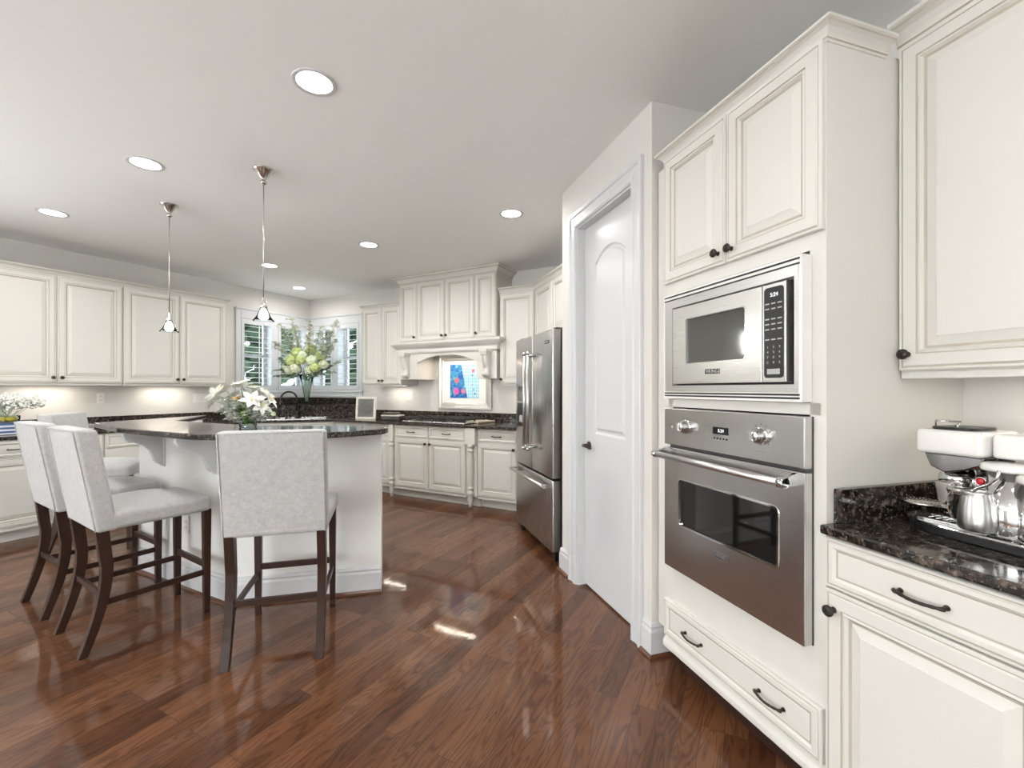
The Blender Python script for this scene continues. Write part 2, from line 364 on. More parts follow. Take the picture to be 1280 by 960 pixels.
def obj(name, bm, mats, parent=None, loc=(0,0,0), rot=(0,0,0), bevel=0, smooth=False):
    bmesh.ops.recalc_face_normals(bm, faces=bm.faces)
    me = bpy.data.meshes.new(name); bm.to_mesh(me); bm.free()
    if smooth:
        for p in me.polygons: p.use_smooth = True
    for m in (mats if isinstance(mats, (list, tuple)) else [mats]): me.materials.append(M[m] if isinstance(m, str) else m)
    o = bpy.data.objects.new(name, me); C.objects.link(o); o.location = loc; o.rotation_euler = rot
    if parent: o.parent = parent
    if bevel:
        b = o.modifiers.new('bevel', 'BEVEL'); b.width = bevel; b.segments = 2; b.limit_method = 'ANGLE'; b.angle_limit = R(40); b.harden_normals = False
    return o
def tag(o, label, cat, group=None, kind=None):
    o['label'] = label; o['category'] = cat
    if group: o['group'] = group
    if kind: o['kind'] = kind
    return o
def thing(name, label, cat, loc=(0,0,0), rz=0, group=None):
    o = bpy.data.objects.new(name, None); C.objects.link(o); o.location = loc; o.rotation_euler = (0, 0, rz); o.empty_display_size = .1
    return tag(o, label, cat, group)
def struct(o): o['kind'] = 'structure'; return o
B = bmesh.new
def children(o): return [c for c in bpy.data.objects if c.parent == o]
def copy_tree(o, parent=None):
    kids = children(o); c = o.copy(); C.objects.link(c)
    if parent: c.parent = parent
    for k in kids: copy_tree(k, c)
    return c
# frames: hood wall = 0, left wall = +90, oven wall = -45 degrees
A45 = R(-45); LW = R(90)
def fr(ang, u, v, z=0):
    return (u*cos(ang)-v*sin(ang), u*sin(ang)+v*cos(ang), z)
def px(x, y, z):        # measured point: photo pixel at a known height -> place in the room
    t = FPX*(CAMH-z)/(y-486.0); cx = (x-640)/FPX*t
    return (cx*cos(YAW)-t*sin(YAW), cx*sin(YAW)+t*cos(YAW), z)

# ------------------------------------------------------------------ room shell
bm = B(); prism(bm, [(-6.35,-3.65),(3.3,-3.65),(3.3,5.0),(-6.35,5.0)], -.06, 0); struct(obj('floor', bm, 'floor'))
bm = B(); prism(bm, [(-6.35,-3.65),(3.3,-3.65),(3.3,5.0),(-6.35,5.0)], CEIL, CEIL+.08); struct(obj('ceiling', bm, 'ceil'))
WT = .21
# left wall (x=-6.2) with the shuttered window and a large window further back
def wall_x(bm, X0, X1, a0, a1, holes):
    xs = a0
    for h0, h1, z0, z1 in sorted(holes):
        bx(bm, X0, X1, xs, h0, 0, CEIL); bx(bm, X0, X1, h0, h1, 0, z0); bx(bm, X0, X1, h0, h1, z1, CEIL); xs = h1
    bx(bm, X0, X1, xs, a1, 0, CEIL)
def wall_y(bm, Y0, Y1, a0, a1, holes):
    xs = a0
    for h0, h1, z0, z1 in sorted(holes):
        bx(bm, xs, h0, Y0, Y1, 0, CEIL); bx(bm, h0, h1, Y0, Y1, 0, z0); bx(bm, h0, h1, Y0, Y1, z1, CEIL); xs = h1
    bx(bm, xs, a1, Y0, Y1, 0, CEIL)
WZ0, WZ1 = 1.30, 2.30
LWIN = [(3.705, 4.185), (4.255, 4.735)]
RWIN = [(-6.125, -5.645), (-5.575, -5.095)]
bm = B(); wall_x(bm, -6.2-WT, -6.2, -3.5, 4.81+WT, [(a, b, WZ0, WZ1) for a, b in LWIN]+[(-2.6, 0, .35, 2.35)]); struct(obj('wall_left', bm, 'wall'))
bm = B(); wall_y(bm, 4.81, 4.81+WT, -6.2, -1.939, [(a, b, WZ0, WZ1) for a, b in RWIN]); struct(obj('wall_hood_side', bm, 'wall'))
bm = B(); wall_y(bm, -3.7, -3.5, -6.2, 3.3, [(-3.9, 1.1, .25, 2.4)]); struct(obj('wall_back', bm, 'wall'))
def abox(bm, u0, u1, v0, v1, z0, z1):
    P = [fr(A45, u, v)[:2] for u, v in ((u0,v0),(u1,v0),(u1,v1),(u0,v1))]; prism(bm, P, z0, z1)
bm = B(); abox(bm, -4.80, -3.01, 2.03, 2.15, 0, CEIL); struct(obj('wall_fridge_side', bm, 'wall'))
bm = B(); abox(bm, -1.93, 2.7, 1.937, 2.06, 0, CEIL); struct(obj('wall_oven_side', bm, 'wall'))
bm = B(); wall_x(bm, 3.1, 3.3, -3.5, .1, [(-3.0, -.4, .35, 2.35)]); struct(obj('wall_right', bm, 'wall'))
# pantry closet: front wall with door opening, two returns
PU0, PU1, PV = -3.01, -1.91, 1.31; DU0, DU1, DZ = -2.765, -2.08, 2.41
bm = B(); abox(bm, PU0, DU0, PV, PV+.11, 0, CEIL); abox(bm, DU1, PU1, PV, PV+.11, 0, CEIL); abox(bm, DU0, DU1, PV, PV+.11, DZ, CEIL)
abox(bm, PU0, PU0+.11, PV+.11, 2.03, 0, CEIL); abox(bm, PU1-.11, PU1, PV+.11, 1.937+.1, 0, CEIL)
struct(obj('wall_pantry', bm, 'wall'))

# casing, jamb, baseboards
def casing_prof(): pass
dw = struct(thing('door_1', 'white two-panel pantry door with an arched top panel', 'door', fr(A45, (DU0+DU1)/2, PV), A45))
del dw['label']; del dw['category']
hw = (DU1-DU0)/2; cw = .105
bm = B()
CP = [(0,0),(0,-.012),(.012,-.019),(.03,-.019),(.036,-.014),(.07,-.014),(.078,-.022),(.100,-.024),(cw,-.020),(cw,0)]
def casing(bm, hw, top, prof):
    rings = []
    for sx, z, kx, kz in ((-hw, 0, -1, 0), (-hw, top, -1, 1), (hw, top, 1, 1), (hw, 0, 1, 0)):
        rings.append([bm.verts.new((sx+kx*o, y, z+kz*o)) for o, y in prof])
    n = len(prof)
    for i in range(3):
        for j in range(n): bm.faces.new((rings[i][j], rings[i+1][j], rings[i+1][(j+1) % n], rings[i][(j+1) % n]))
    bm.faces.new(rings[0]); bm.faces.new(rings[-1])
casing(bm, hw-.004, DZ-.004, CP); obj('door_casing', bm, 'trim', dw)
bm = B(); bx(bm, -hw, -hw+.016, -.002, .11, 0, DZ); bx(bm, hw-.016, hw, -.002, .11, 0, DZ); bx(bm, -hw+.016, hw-.016, -.002, .11, DZ-.016, DZ)
bx(bm, -hw+.016, -hw+.026, .095, .11, 0, DZ-.016); bx(bm, hw-.026, hw-.016, .095, .11, 0, DZ-.016); bx(bm, -hw+.016, hw-.016, .095, .11, DZ-.03, DZ-.016)
obj('door_jamb', bm, 'trim', dw)
# slab with two moulded panels, upper one arched
def arched_panel(bm, x0, x1, z0, zs, za, y, prof):
    """panel with arched head: springs at zs, apex za; prof (inset,out)"""
    n = 14; prev = None; w = x1-x0
    for ins, out in prof:
        xa, xb = x0+ins, x1-ins; rise = za-zs; ring = [(xa, z0+ins), (xb, z0+ins)]
        for i in range(n+1):
            t = 1-i/n; x = xa+(xb-xa)*t; s = (x-(x0+x1)/2)/(w/2)
            ring.append((x, zs-ins+rise*(1-s*s)))
        vs = [bm.verts.new((x, y-out, z)) for x, z in ring]
        if prev:
            for i in range(len(vs)): bm.faces.new((prev[i], prev[(i+1) % len(vs)], vs[(i+1) % len(vs)], vs[i]))
        prev = vs
    bm.faces.new(prev); return
yd = .052; sl0, sl1 = -hw+.018, hw-.018; zt = DZ-.018
PP = [(0, 0), (.012, -.008), (.024, -.008), (.040, 0.0)]
pxa, pxb = sl0+.135, sl1-.135
bm = B()
# stiles and rails around the two moulded fields (one continuous slab)
n = 14; zs, za = 2.12, 2.20
bx(bm, sl0, pxa, yd, yd+.035, .012, zt); bx(bm, pxb, sl1, yd, yd+.035, .012, zt)
bx(bm, pxa, pxb, yd, yd+.035, .012, .27); bx(bm, pxa, pxb, yd, yd+.035, .85, 1.03)
for i in range(n):
    xa = pxa+(pxb-pxa)*i/n; xb = pxa+(pxb-pxa)*(i+1)/n
    f = lambda x: zs+(za-zs)*(1-((x-(pxa+pxb)/2)/((pxb-pxa)/2))**2)
    prism_y(bm, [(xa, f(xa)), (xb, f(xb)), (xb, zt), (xa, zt)], yd, yd+.035)
arched_panel(bm, pxa, pxb, 1.03, zs, za, yd, PP)
ringpanel(bm, pxa, pxb, .27, .85, yd, [(a, b, 0) for a, b in PP])
bmesh.ops.remove_doubles(bm, verts=bm.verts, dist=.0002)
obj('door_slab', bm, 'trim', dw)
bm = B(); hx = sl0+.06; lathe(bm, [(.028, 0), (.028, -.006), (.012, -.009), (.011, -.045)], 20, (hx, yd, .945), axis='y')
tube(bm, [(hx, yd-.044, .945), (hx+.03, yd-.048, .946), (hx+.06, yd-.05, .944), (hx+.105, yd-.044, .940)], [.010, .009, .008, .007], 8)
obj('door_handle', bm, 'bronze', dw)
BBP = [(0,0),(.018,0),(.018,.125),(.012,.140),(.015,.150),(.008,.165),(0,.168)]
SHOE = [(.018,0),(.036,0),(.034,.012),(.026,.019),(.018,.02)]
def baseboard(name, path, mat='trim'):
    bm = B(); sweep(bm, path, BBP); o = struct(obj(name, bm, mat))
    bm = B(); sweep(bm, path, SHOE); o2 = obj('shoe_moulding', bm, 'shoe', o)
    return o
P2 = lambda u, v: fr(A45, u, v)[:2]
baseboard('baseboard_pantry_end', [P2(PU0, PV+.02), P2(PU0, PV), P2(DU0-cw, PV)])
baseboard('baseboard_pantry', [P2(DU1+cw, PV), P2(PU1, PV), P2(PU1, PV+.09)])
baseboard('baseboard_left', [(-6.2, -3.5), (-6.2, .05)])

# ------------------------------------------------------------------ windows with plantation shutters
def window(n, ang, v, openings, z0, z1, out_lo, out_hi):
    w = struct(bpy.data.objects.new('window_%d' % n, None)); C.objects.link(w); w.rotation_euler = (0, 0, ang)
    bm = B(); lo, hi = out_lo, out_hi
    # flat casing around the pair, with the mullion between
    bx(bm, lo, openings[0][0], v-.022, v, z0-.10, z1+.12); bx(bm, openings[1][1], hi, v-.022, v, z0-.10, z1+.12)
    bx(bm, openings[0][1], openings[1][0], v-.022, v, z0, z1)
    bx(bm, openings[0][0], openings[1][1], v-.022, v, z1, z1+.12); bx(bm, openings[0][0], openings[1][1], v-.022, v, z0-.10, z0)
    bx(bm, lo-.004, hi+.004 if ang else hi, v-.034, v, z1+.12, z1+.14)
    obj('window_casing', bm, 'trim', w, bevel=.003)
    bm = B(); bx(bm, lo, hi, v-.034, v, z0-.035, z0-.012); obj('window_sill', bm, 'trim', w, bevel=.003)
    for a, b in openings:
        bm = B(); t = .012
        bx(bm, a, a+t, v, v+WT, z0, z1); bx(bm, b-t, b, v, v+WT, z0, z1); bx(bm, a+t, b-t, v, v+WT, z0, z0+t); bx(bm, a+t, b-t, v, v+WT, z1-t, z1)
        obj('window_reveal', bm, 'trim', w)
        bm = B(); f = .035; y = v+WT-.06
        for (p, q, r_, s) in ((a+t, a+t+f, z0+t, z1-t), (b-t-f, b-t, z0+t, z1-t), (a+t+f, b-t-f, z0+t, z0+t+f), (a+t+f, b-t-f, z1-t-f, z1-t), (a+t+f, b-t-f, (z0+z1)/2-.02, (z0+z1)/2+.02)):
            bx(bm, p, q, y, y+.04, r_, s)
        obj('window_sash', bm, 'trim', w)
        bm = B(); bx(bm, a+t+f, b-t-f, y+.015, y+.02, z0+t+f, z1-t-f); obj('window_pane', bm, 'thinglass', w)
    return w
window(1, LW, 6.2, LWIN, WZ0, WZ1, 3.635, 4.80)
window(2, 0, 4.81, RWIN, WZ0, WZ1, -6.19, -5.03)
def shutter(label, ang, v, a, b, z0, z1):
    t = thing('plantation_shutter', label, 'shutter', fr(ang, (a+b)/2, v, z0), ang, 'white louvred shutters in the corner windows')
    w = (b-a)/2-.002; h = z1-z0
    bm = B(); s = .042
    bx(bm, -w, -w+s, -.026, 0, .003, h-.003); bx(bm, w-s, w, -.026, 0, .003, h-.003)
    bx(bm, -w+s, w-s, -.026, 0, .003, .07); bx(bm, -w+s, w-s, -.026, 0, h-.07, h-.003)
    obj('shutter_frame', bm, 'trim', t, bevel=.002)
    bm = B(); n = 12; lo, hi = .07, h-.07; p = (hi-lo)/n
    for i in range(n):
        zc = lo+p*(i+.5); an = R(9); yc = -.013
        pts = []
        for k in range(10):
            q = 2*pi*k/10; ly = .031*cos(q); lz = .0045*sin(q)
            pts.append((yc+ly*cos(an)-lz*sin(an), zc+ly*sin(an)+lz*cos(an)))
        prism_x(bm, pts, -w+s, w-s)
    obj('louvers', bm, 'trim', t)
    bm = B(); bx(bm, -.006, .006, -.056, -.046, .09, h-.09); obj('tilt_rod', bm, 'trim', t)
shutter('white louvred shutter in the left wall window, the one beside the wall cabinets', LW, 6.2-.0, *LWIN[0], WZ0, WZ1)
shutter('white louvred shutter in the left wall window, nearest the room corner', LW, 6.2, *LWIN[1], WZ0, WZ1)
shutter('white louvred shutter just right of the room corner, behind the tall flowers', 0, 4.81, *RWIN[0], WZ0, WZ1)
shutter('white louvred shutter beside the narrow wall cabinet left of the hood', 0, 4.81, *RWIN[1], WZ0, WZ1)
# big windows behind the camera
def plain_window(n, ang, u0, u1, v0, z0, z1, k):
    w = struct(bpy.data.objects.new('window_%d' % n, None)); C.objects.link(w); w.rotation_euler = (0, 0, ang)
    bm = B(); f = .06
    bx(bm, u0, u0+f, v0, v0+.1, z0, z1); bx(bm, u1-f, u1, v0, v0+.1, z0, z1); bx(bm, u0+f, u1-f, v0, v0+.1, z0, z0+f); bx(bm, u0+f, u1-f, v0, v0+.1, z1-f, z1)
    for i in range(1, k):
        x = u0+(u1-u0)*i/k; bx(bm, x-.04, x+.04, v0, v0+.1, z0+f, z1-f)
    obj('window_frame', bm, 'trim', w)
    bm = B(); bx(bm, u0+.01, u1-.01, v0+.11, v0+.115, z0+.01, z1-.01); obj('sky_blocking_panel', bm, 'mat', w)  # unseen opaque panel, added to keep sky light out of the room
plain_window(3, pi, -1.1, 3.9, 3.56, .25, 2.4, 4)
plain_window(4, LW, -2.6, 0, 6.26, .35, 2.35, 2)
plain_window(5, -LW, .4, 3.0, 3.16, .35, 2.35, 2)  # unseen window, added as a place for the right-hand fill lamps
# planting outside the corner windows
random.seed(3)
def hedge(label, ang, u0, u1, v, h):
    bm = B()
    for i in range(260):
        u = random.uniform(u0, u1); z = random.uniform(.1, h); rr = random.uniform(.12, .26)
        mt = Matrix.Translation(fr(ang, u, v+random.uniform(-.3, .3), z)) @ Matrix.Diagonal((rr, rr, rr*.8, 1))
        bmesh.ops.create_icosphere(bm, subdivisions=1, radius=1, matrix=mt)
    o = obj('hedge', bm, 'foliage'); tag(o, label, 'hedge', kind='stuff'); return o
hedge('dark green shrubs seen through the shutters of the left wall window', LW, 3.8, 6.5, 8.7, 4.2)
hedge('dark green shrubs seen through the shutters beside the narrow wall cabinet', 0, -10.5, -7.0, 7.5, 4.2)

# ------------------------------------------------------------------ cabinet parts
def dprof(s=1.0, thick=.02):
    return [(0,0,0),(0,.013,0),(.003,.017,0),(.009,.017,0),(.0105,.0155,1),(.0125,.0155,1),(.016,.020,0),(.050*s,.020,0),(.052*s,.017,1),(.054*s,.017,1),(.060*s,.019,0),(.066*s,.010,0),(.069*s,.008,1),(.074*s,.008,1),(.077*s,.009,0),(.100*s,.016,0),(.102*s,.0172,0),(.104*s,.0172,0)]
def dwprof(s):
    return [(0,0,0),(0,.013,0),(.003,.017,0),(.008,.017,0),(.0095,.0155,1),(.0115,.0155,1),(.015,.020,0),(.028*s,.020,0),(.036*s,.014,0),(.038*s,.0125,1),(.041*s,.0125,1),(.043*s,.014,0)]
def knob(parent, x, z, y=-.02):
    bm = B(); lathe(bm, [(.009, 0), (.008, -.003), (.0055, -.007), (.006, -.013), (.013, -.017), (.0165, -.022), (.0165, -.026), (.013, -.030), (.005, -.032), (.0001, -.032)], 16, (0, 0, 0), axis='y')
    for a in range(6):
        an = a*pi/3; tube(bm, [(.004*cos(an), -.0325, .004*sin(an)), (.012*cos(an+.5), -.0305, .012*sin(an+.5))], .0014, 5)
    return obj('knob', bm, 'bronze', parent, (x, y, z))
def pull(parent, x, z, y=-.02, L=.098):
    bm = B(); h = L/2
    for s in (-1, 1):
        lathe(bm, [(.0075, 0), (.0065, -.004), (.0045, -.010), (.005, -.018)], 10, (s*h, 0, 0), axis='y')
    pts = [(-h-.006, -.016, .001)]+[(-h+2*h*i/12, -.020-.010*sin(pi*i/12), -.002*sin(pi*i/12)) for i in range(13)]+[(h+.006, -.016, .001)]
    tube(bm, pts, [.006, .0058]+[.0042+.0008*(i % 2) for i in range(11)]+[.0058, .006], 8)
    return obj('pull', bm, 'bronze', parent, (x, y, z))
def door(parent, x0, x1, z0, z1, knobs=None, y=0, s=1.0, flat=False):
    w, h = x1-x0, z1-z0; s = min(s, w/.30) if w < .3 else s
    bm = B(); ringpanel(bm, 0, w, 0, h, 0, [(0,0,0),(0,.016,0),(.003,.020,0)] if flat else dprof(s))
    d = obj('cabinet_door', bm, ['cab', 'glaze'], parent, (x0, y, z0))
    if knobs: knob(d, knobs[0], knobs[1])
    return d
def drawer(parent, x0, x1, z0, z1, pulls=(0.5,), y=0, s=1.0):
    w, h = x1-x0, z1-z0; s = min(s, h/.16)
    bm = B(); ringpanel(bm, 0, w, 0, h, 0, dwprof(s)); d = obj('drawer_front', bm, ['cab', 'glaze'], parent, (x0, y, z0))
    for p in pulls: pull(d, w*p, h*.47, -.014)
    return d
def box_part(parent, x0, x1, y0, y1, z0, z1, name='cabinet_box', mat='cab'):
    bm = B(); bx(bm, x0, x1, y0, y1, z0, z1); return obj(name, bm, mat, parent, bevel=.0015)
CROWN = [(0,0),(.006,0),(.008,.010),(.014,.014),(.014,.020),(.020,.030),(.034,.046),(.050,.054),(.052,.062),(.060,.066),(.060,.078),(0,.078)]
CRMI = [0,0,1,0,0,0,0,1,0,0,0,0]
def crown(name, label, path, z, k=1.0, prof=CROWN):
    bm = B(); sweep(bm, path, [(o*k, z+h*k) for o, h in prof], mis=CRMI); o = obj(name, bm, ['cab', 'glaze']); return tag(o, label, 'moulding')
RAIL = [(-.018,0),(.004,0),(.006,.008),(.002,.014),(.002,.028),(-.018,.028)]
def upper(ang, u0, u1, vf, vb, z0, z1, doors, label, group=None, cuts=None, rail=True, name='upper_cabinet'):
    """doors: list of knob sides per door, e.g. ['r','l'] ; cuts = door edges"""
    t = thing(name, label, 'cabinet', fr(ang, (u0+u1)/2, vf, z0), ang, group); w = u1-u0; h = z1-z0
    box_part(t, -w/2, w/2, 0, vb-vf, 0, h)
    n = len(doors); e = cuts or [-w/2+w*i/n for i in range(n+1)]
    for i, k in enumerate(doors):
        a, b = e[i]+.003, e[i+1]-.003
        door(t, a, b, .004, h-.004, (b-a-.028 if k == 'r' else .028, .050) if k else None)
    if rail:
        bm = B(); bx(bm, -w/2, w/2, .001, .018, -.022, 0); obj('light_rail', bm, 'cab', t, bevel=.002)
    return t
def base(ang, u0, u1, vf, vb, label, cols, group=None, z1=.884, toe=.075, toematerial='cab', name='base_cabinet', moulding=True):
    """cols: list of (width fraction, drawer?, knob side, flat)"""
    t = thing(name, label, 'cabinet', fr(ang, (u0+u1)/2, vf, 0), ang, group); w = u1-u0
    box_part(t, -w/2, w/2, 0, vb-vf, .105, z1)
    bm = B(); bx(bm, -w/2, w/2, toe, vb-vf, 0, .105); obj('toe_kick', bm, toematerial, t)
    x = -w/2
    for fw, dr, k, flat in cols:
        a, b = x+.003, x+w*fw-.003; x += w*fw
        top = z1-.006
        if dr: drawer(t, a, b, .732, top); top = .726
        door(t, a, b, .135, top, (b-a-.03 if k == 'r' else .03, top-.135-.055) if k else None, flat=flat)
    if moulding:
        bm = B(); sweep(bm, [(-w/2, 0), (w/2, 0)], [(0,.100),(.006,.100),(.010,.108),(.010,.120),(.004,.128),(0,.128)]); obj('base_moulding', bm, 'cab', t)
    return t

# ---- left wall uppers
G = 'cream wall cabinets along the left wall'
upper(LW, .20, 1.22, 5.87, 6.197, 1.374, 2.405, ['r', 'l'], 'cream wall cabinet at the far left edge of the photo, mostly out of view', G)
upper(LW, 1.24, 2.262, 5.87, 6.197, 1.374, 2.405, ['r', 'l'], 'cream two-door wall cabinet above the baby\'s breath on the left wall', G)
upper(LW, 2.266, 3.33, 5.87, 6.197, 1.374, 2.405, ['r', 'l'], 'cream two-door wall cabinet beside the corner window on the left wall', G)
crown('crown_moulding', 'cream crown moulding along the top of the left wall cabinets', [(-5.872, .20), (-5.872, 3.332), (-6.2, 3.332)], 2.40, .72)
# ---- left wall base run
G = 'cream base cabinets along the left wall'
base(LW, .35, 1.18, 5.59, 6.197, 'cream base cabinet at the far left edge under the striped box', [(.5,1,'r',0),(.5,1,'l',0)], G)
base(LW, 1.184, 2.006, 5.59, 6.197, 'cream base cabinet with drawer behind the leftmost bar stool', [(.55,1,'r',0),(.45,1,'l',0)], G)
base(LW, 2.01, 2.62, 5.59, 6.197, 'cream base cabinet with plain lower panel, seen under the bar top\'s left end', [(1,1,None,1)], G)
base(LW, 2.624, 3.50, 5.59, 6.197, 'cream base cabinet between the plain-panelled one and the corner sink', [(.5,1,'r',0),(.5,1,'l',0)], G)
# ---- corner sink base (diagonal, facing the island)
cs = thing('sink_cabinet', 'cream diagonal sink cabinet in the corner under the windows', 'cabinet', (-5.245, 3.855, 0), R(45))
hwc = .47
bm = B(); prism(bm, [(-hwc,0),(hwc,0),(hwc+.30,.30),(.30,.95),(-.30,.95),(-hwc-.30,.30)], .105, .884); obj('cabinet_box', bm, 'cab', cs)
bm = B(); prism(bm, [(-hwc+.06,.07),(hwc-.06,.07),(hwc+.2,.3),(.3,.9),(-.3,.9),(-hwc-.2,.3)], 0, .105); obj('toe_kick', bm, 'cab', cs)
drawer(cs, -hwc+.02, -.003, .732, .878, ()); drawer(cs, .003, hwc-.02, .732, .878, ())
door(cs, -hwc+.02, -.003, .135, .726, (hwc-.05, .53)); door(cs, .003, hwc-.02, .135, .726, (.03, .53))
# ---- hood wall base run
HF = 4.22
def ux(x, Y): r = (x-640)/FPX; return (cos(YAW)*r-sin(YAW))/(sin(YAW)*r+cos(YAW))*Y
G = 'cream base cabinets along the hood wall'
xA, xB, xC, xD, xE, xF = -4.905, ux(489.5, HF), ux(495.5, HF), ux(584, HF), ux(597.5, HF), ux(645, HF)
base(0, xA, xB, HF, 4.807, 'cream base cabinet left of the cooktop, beside the end of the island', [(.55,1,'r',0),(.45,1,'l',0)], G)
cb = base(0, xC, xD, HF-.02, 4.807, 'cream two-door base cabinet with two drawers below the cooktop', [(.5,1,'r',0),(.5,1,'l',0)], G)
base(0, xE, xF+.02, HF, 4.807, 'cream base cabinet with one drawer between the turned post and the refrigerator', [(1,1,'r',0)], G)
def post(label, x0, x1):
    t = thing('turned_post', label, 'post', ((x0+x1)/2, HF-.02, 0), 0, 'turned posts flanking the cooktop cabinet'); w = x1-x0
    box_part(t, -w/2, w/2, .0, .56, .12, .884, 'filler_panel'); box_part(t, -w/2, w/2, .075, .56, 0, .12, 'toe_kick')
    bm = B(); bx(bm, -w/2+.003, w/2-.003, -.04, .001, .70, .884); obj('square_block', bm, 'cab', t, bevel=.003)
    bm = B(); r = min(w/2-.004, .036)
    lathe(bm, [(r*.8,.70),(r*.95,.69),(r,.675),(r*.6,.665),(r*.6,.655),(r,.645),(r,.63),(r*.65,.62),(r*.7,.60),(r*.95,.50),(r,.42),(r*.9,.34),(r*.65,.25),(r*.62,.235),(r,.225),(r,.21),(r*.6,.20),(r*.6,.19),(r,.175),(r,.15),(r*.7,.13),(r*.85,.10),(r*.7,.05),(r*.5,0)], 20, (0,-.02,0))
    obj('turned_leg', bm, 'cab', t)
post('cream turned corner post left of the cooktop cabinet', xB+.002, xC-.002)
post('cream turned corner post right of the cooktop cabinet', xD+.002, xE-.002)
# ---- countertop around the kitchen, and the splashes
def counter_poly(name, label, poly, z0=.884, z1=.914, mat='granite', bevel=.006):
    bm = B(); prism(bm, poly, z0, z1); o = obj(name, bm, mat, bevel=bevel); return tag(o, label, 'countertop')
CT = .914
counter_poly('granite_countertop', 'dark granite countertop running under the corner windows from left wall to cooktop', [(-6.19,.35),(-5.56,.35),(-5.56,3.49),(-4.90,4.15),(xF+.25,4.15),(-2.10,4.80),(-6.19,4.80)])
ln = 6.92*sqrt(2)
bm = B()
prism(bm, [(-6.195, ln-6.195), (-(ln-4.805), 4.805), (-6.195, 4.805)], CT+.001, 1.085)
o = obj('granite_ledge', bm, 'granite', bevel=.004); tag(o, 'raised dark granite ledge behind the corner sink', 'ledge')
for nm, dims, lb in (('a', (-6.198, -6.175, .35, ln-6.205, CT, 1.02), 'low dark granite backsplash along the left wall under the wall cabinets'),
                     ('b', (-6.198, -6.175, ln-6.195, 4.808, 1.087, 1.185), 'dark granite strip under the left wall window, above the sink ledge'),
                     ('c', (-6.173, -(ln-4.80), 4.785, 4.808, 1.087, 1.185), 'dark granite strip right of the room corner, above the sink ledge'),
                     ('d', (-(ln-4.815), -2.09, 4.785, 4.808, CT+.001, 1.02), 'low dark granite backsplash behind the cooktop and below the framed painting')):
    bm = B(); bx(bm, *dims); o = obj('granite_backsplash', bm, 'granite', bevel=.002); tag(o, lb, 'backsplash')

# ---- hood wall uppers
upper(0, -4.683, -3.995, 4.48, 4.807, 1.374, 2.405, ['r', 'l'], 'cream narrow two-door wall cabinet left of the range hood', None, [-.344, .008, .344])
crown('crown_moulding', 'cream crown moulding on the wall cabinet left of the range hood', [(-4.684, 4.81), (-4.684, 4.478), (-3.99, 4.478)], 2.40, .72)
upper(0, -2.525, -2.085, 4.48, 4.807, 1.374, 2.405, ['l'], 'cream tall single-door wall cabinet right of the range hood', None)
vC = 1.70
upper(A45, -4.625, -4.13, vC, 2.027, 1.374, 2.405, ['r'], 'cream wall cabinet angled beside the refrigerator top', None)
upper(A45, -4.126, -3.03, vC, 2.027, 1.86, 2.405, ['r', 'l'], 'cream wall cabinet above the refrigerator', None)
crown('crown_moulding', 'cream crown moulding turning the corner above the refrigerator cabinets', [(-2.53, 4.478), (fr(A45, -4.637, vC-.002)[0], 4.478), P2(-3.03, vC-.002)], 2.40, .85)
# ---- range hood
h = thing('range_hood', 'cream carved mantel range hood with four doors above the cooktop', 'range hood', (-3.263, 4.43, 1.44))
hx0, hx1 = -.717, .717
def hood_box():
    bm = B(); bx(bm, hx0, hx1, 0, .38, .48, 1.225); bx(bm, hx0, hx0+.275, .002, .38, 0, .48); bx(bm, hx1-.275, hx1, .002, .38, 0, .48); return bm
obj('hood_body', hood_box(), 'cab', h)
for a, b, k in ((hx0, -.428, 'r'), (-.428, .0, 'r'), (0, .428, 'l'), (.428, hx1, 'l')):
    door(h, a+.003, b-.003, .478, 1.215, (b-a-.006-.028 if k == 'r' else .028, .05))
bm = B(); n = 20; pts = []
for i in range(n+1):
    x = -.44+.88*i/n; pts.append((x, .205+.095*(1-(x/.44)**2)))
prism_y(bm, [(.44, .42), (-.44, .42)]+pts, .004, .03); obj('arched_valance', bm, 'cab', h)
bm = B(); MP = [(0,.33),(.02,.33),(.025,.345),(.025,.375),(.035,.385),(.055,.40),(.075,.42),(.085,.43),(.09,.44),(.09,.465),(0,.465)]
sweep(bm, [(hx0, .045), (hx0, 0), (hx1, 0), (hx1, .045)], MP); obj('mantel_shelf', bm, 'cab', h)
for cx in (-.60, .60):
    k = B(); prof = []
    side = [(0,.33),(-.10,.33),(-.105,.29),(-.095,.27),(-.082,.26),(-.078,.23),(-.07,.19),(-.052,.15),(-.040,.12),(-.046,.09),(-.055,.06),(-.048,.03),(-.02,.01),(0,.02)]
    prism_x(k, side, cx-.042, cx+.042); bx(k, cx-.052, cx+.052, -.112, 0, .30, .332)
    for s in (-1, 1):
        tube(k, [(cx+s*.025, y-.003, z) for y, z in side[4:12]], .008, 6)
    lathe(k, [(.001,-.048),(.028,-.046),(.030,0),(.028,.046),(.001,.048)], 14, (cx, -.035, .055), axis='x')
    obj('corbel', k, 'cab', h, bevel=.002)
bm = B(); sweep(bm, [(hx0, .38), (hx0, -.002), (hx1, -.002), (hx1, .38)], [(o_*1.1, 1.205+z_*1.15) for o_, z_ in CROWN], mis=CRMI); obj('crown', bm, ['cab', 'glaze'], h)
bm = B(); bx(bm, -.44, .44, .03, .36, .30, .34); obj('vent_liner', bm, 'steel', h)
area('hood_lamp', (-3.263, 4.62, 1.72), (0, 0, 0), .6, .08, 3.0, (1, .86, .70))

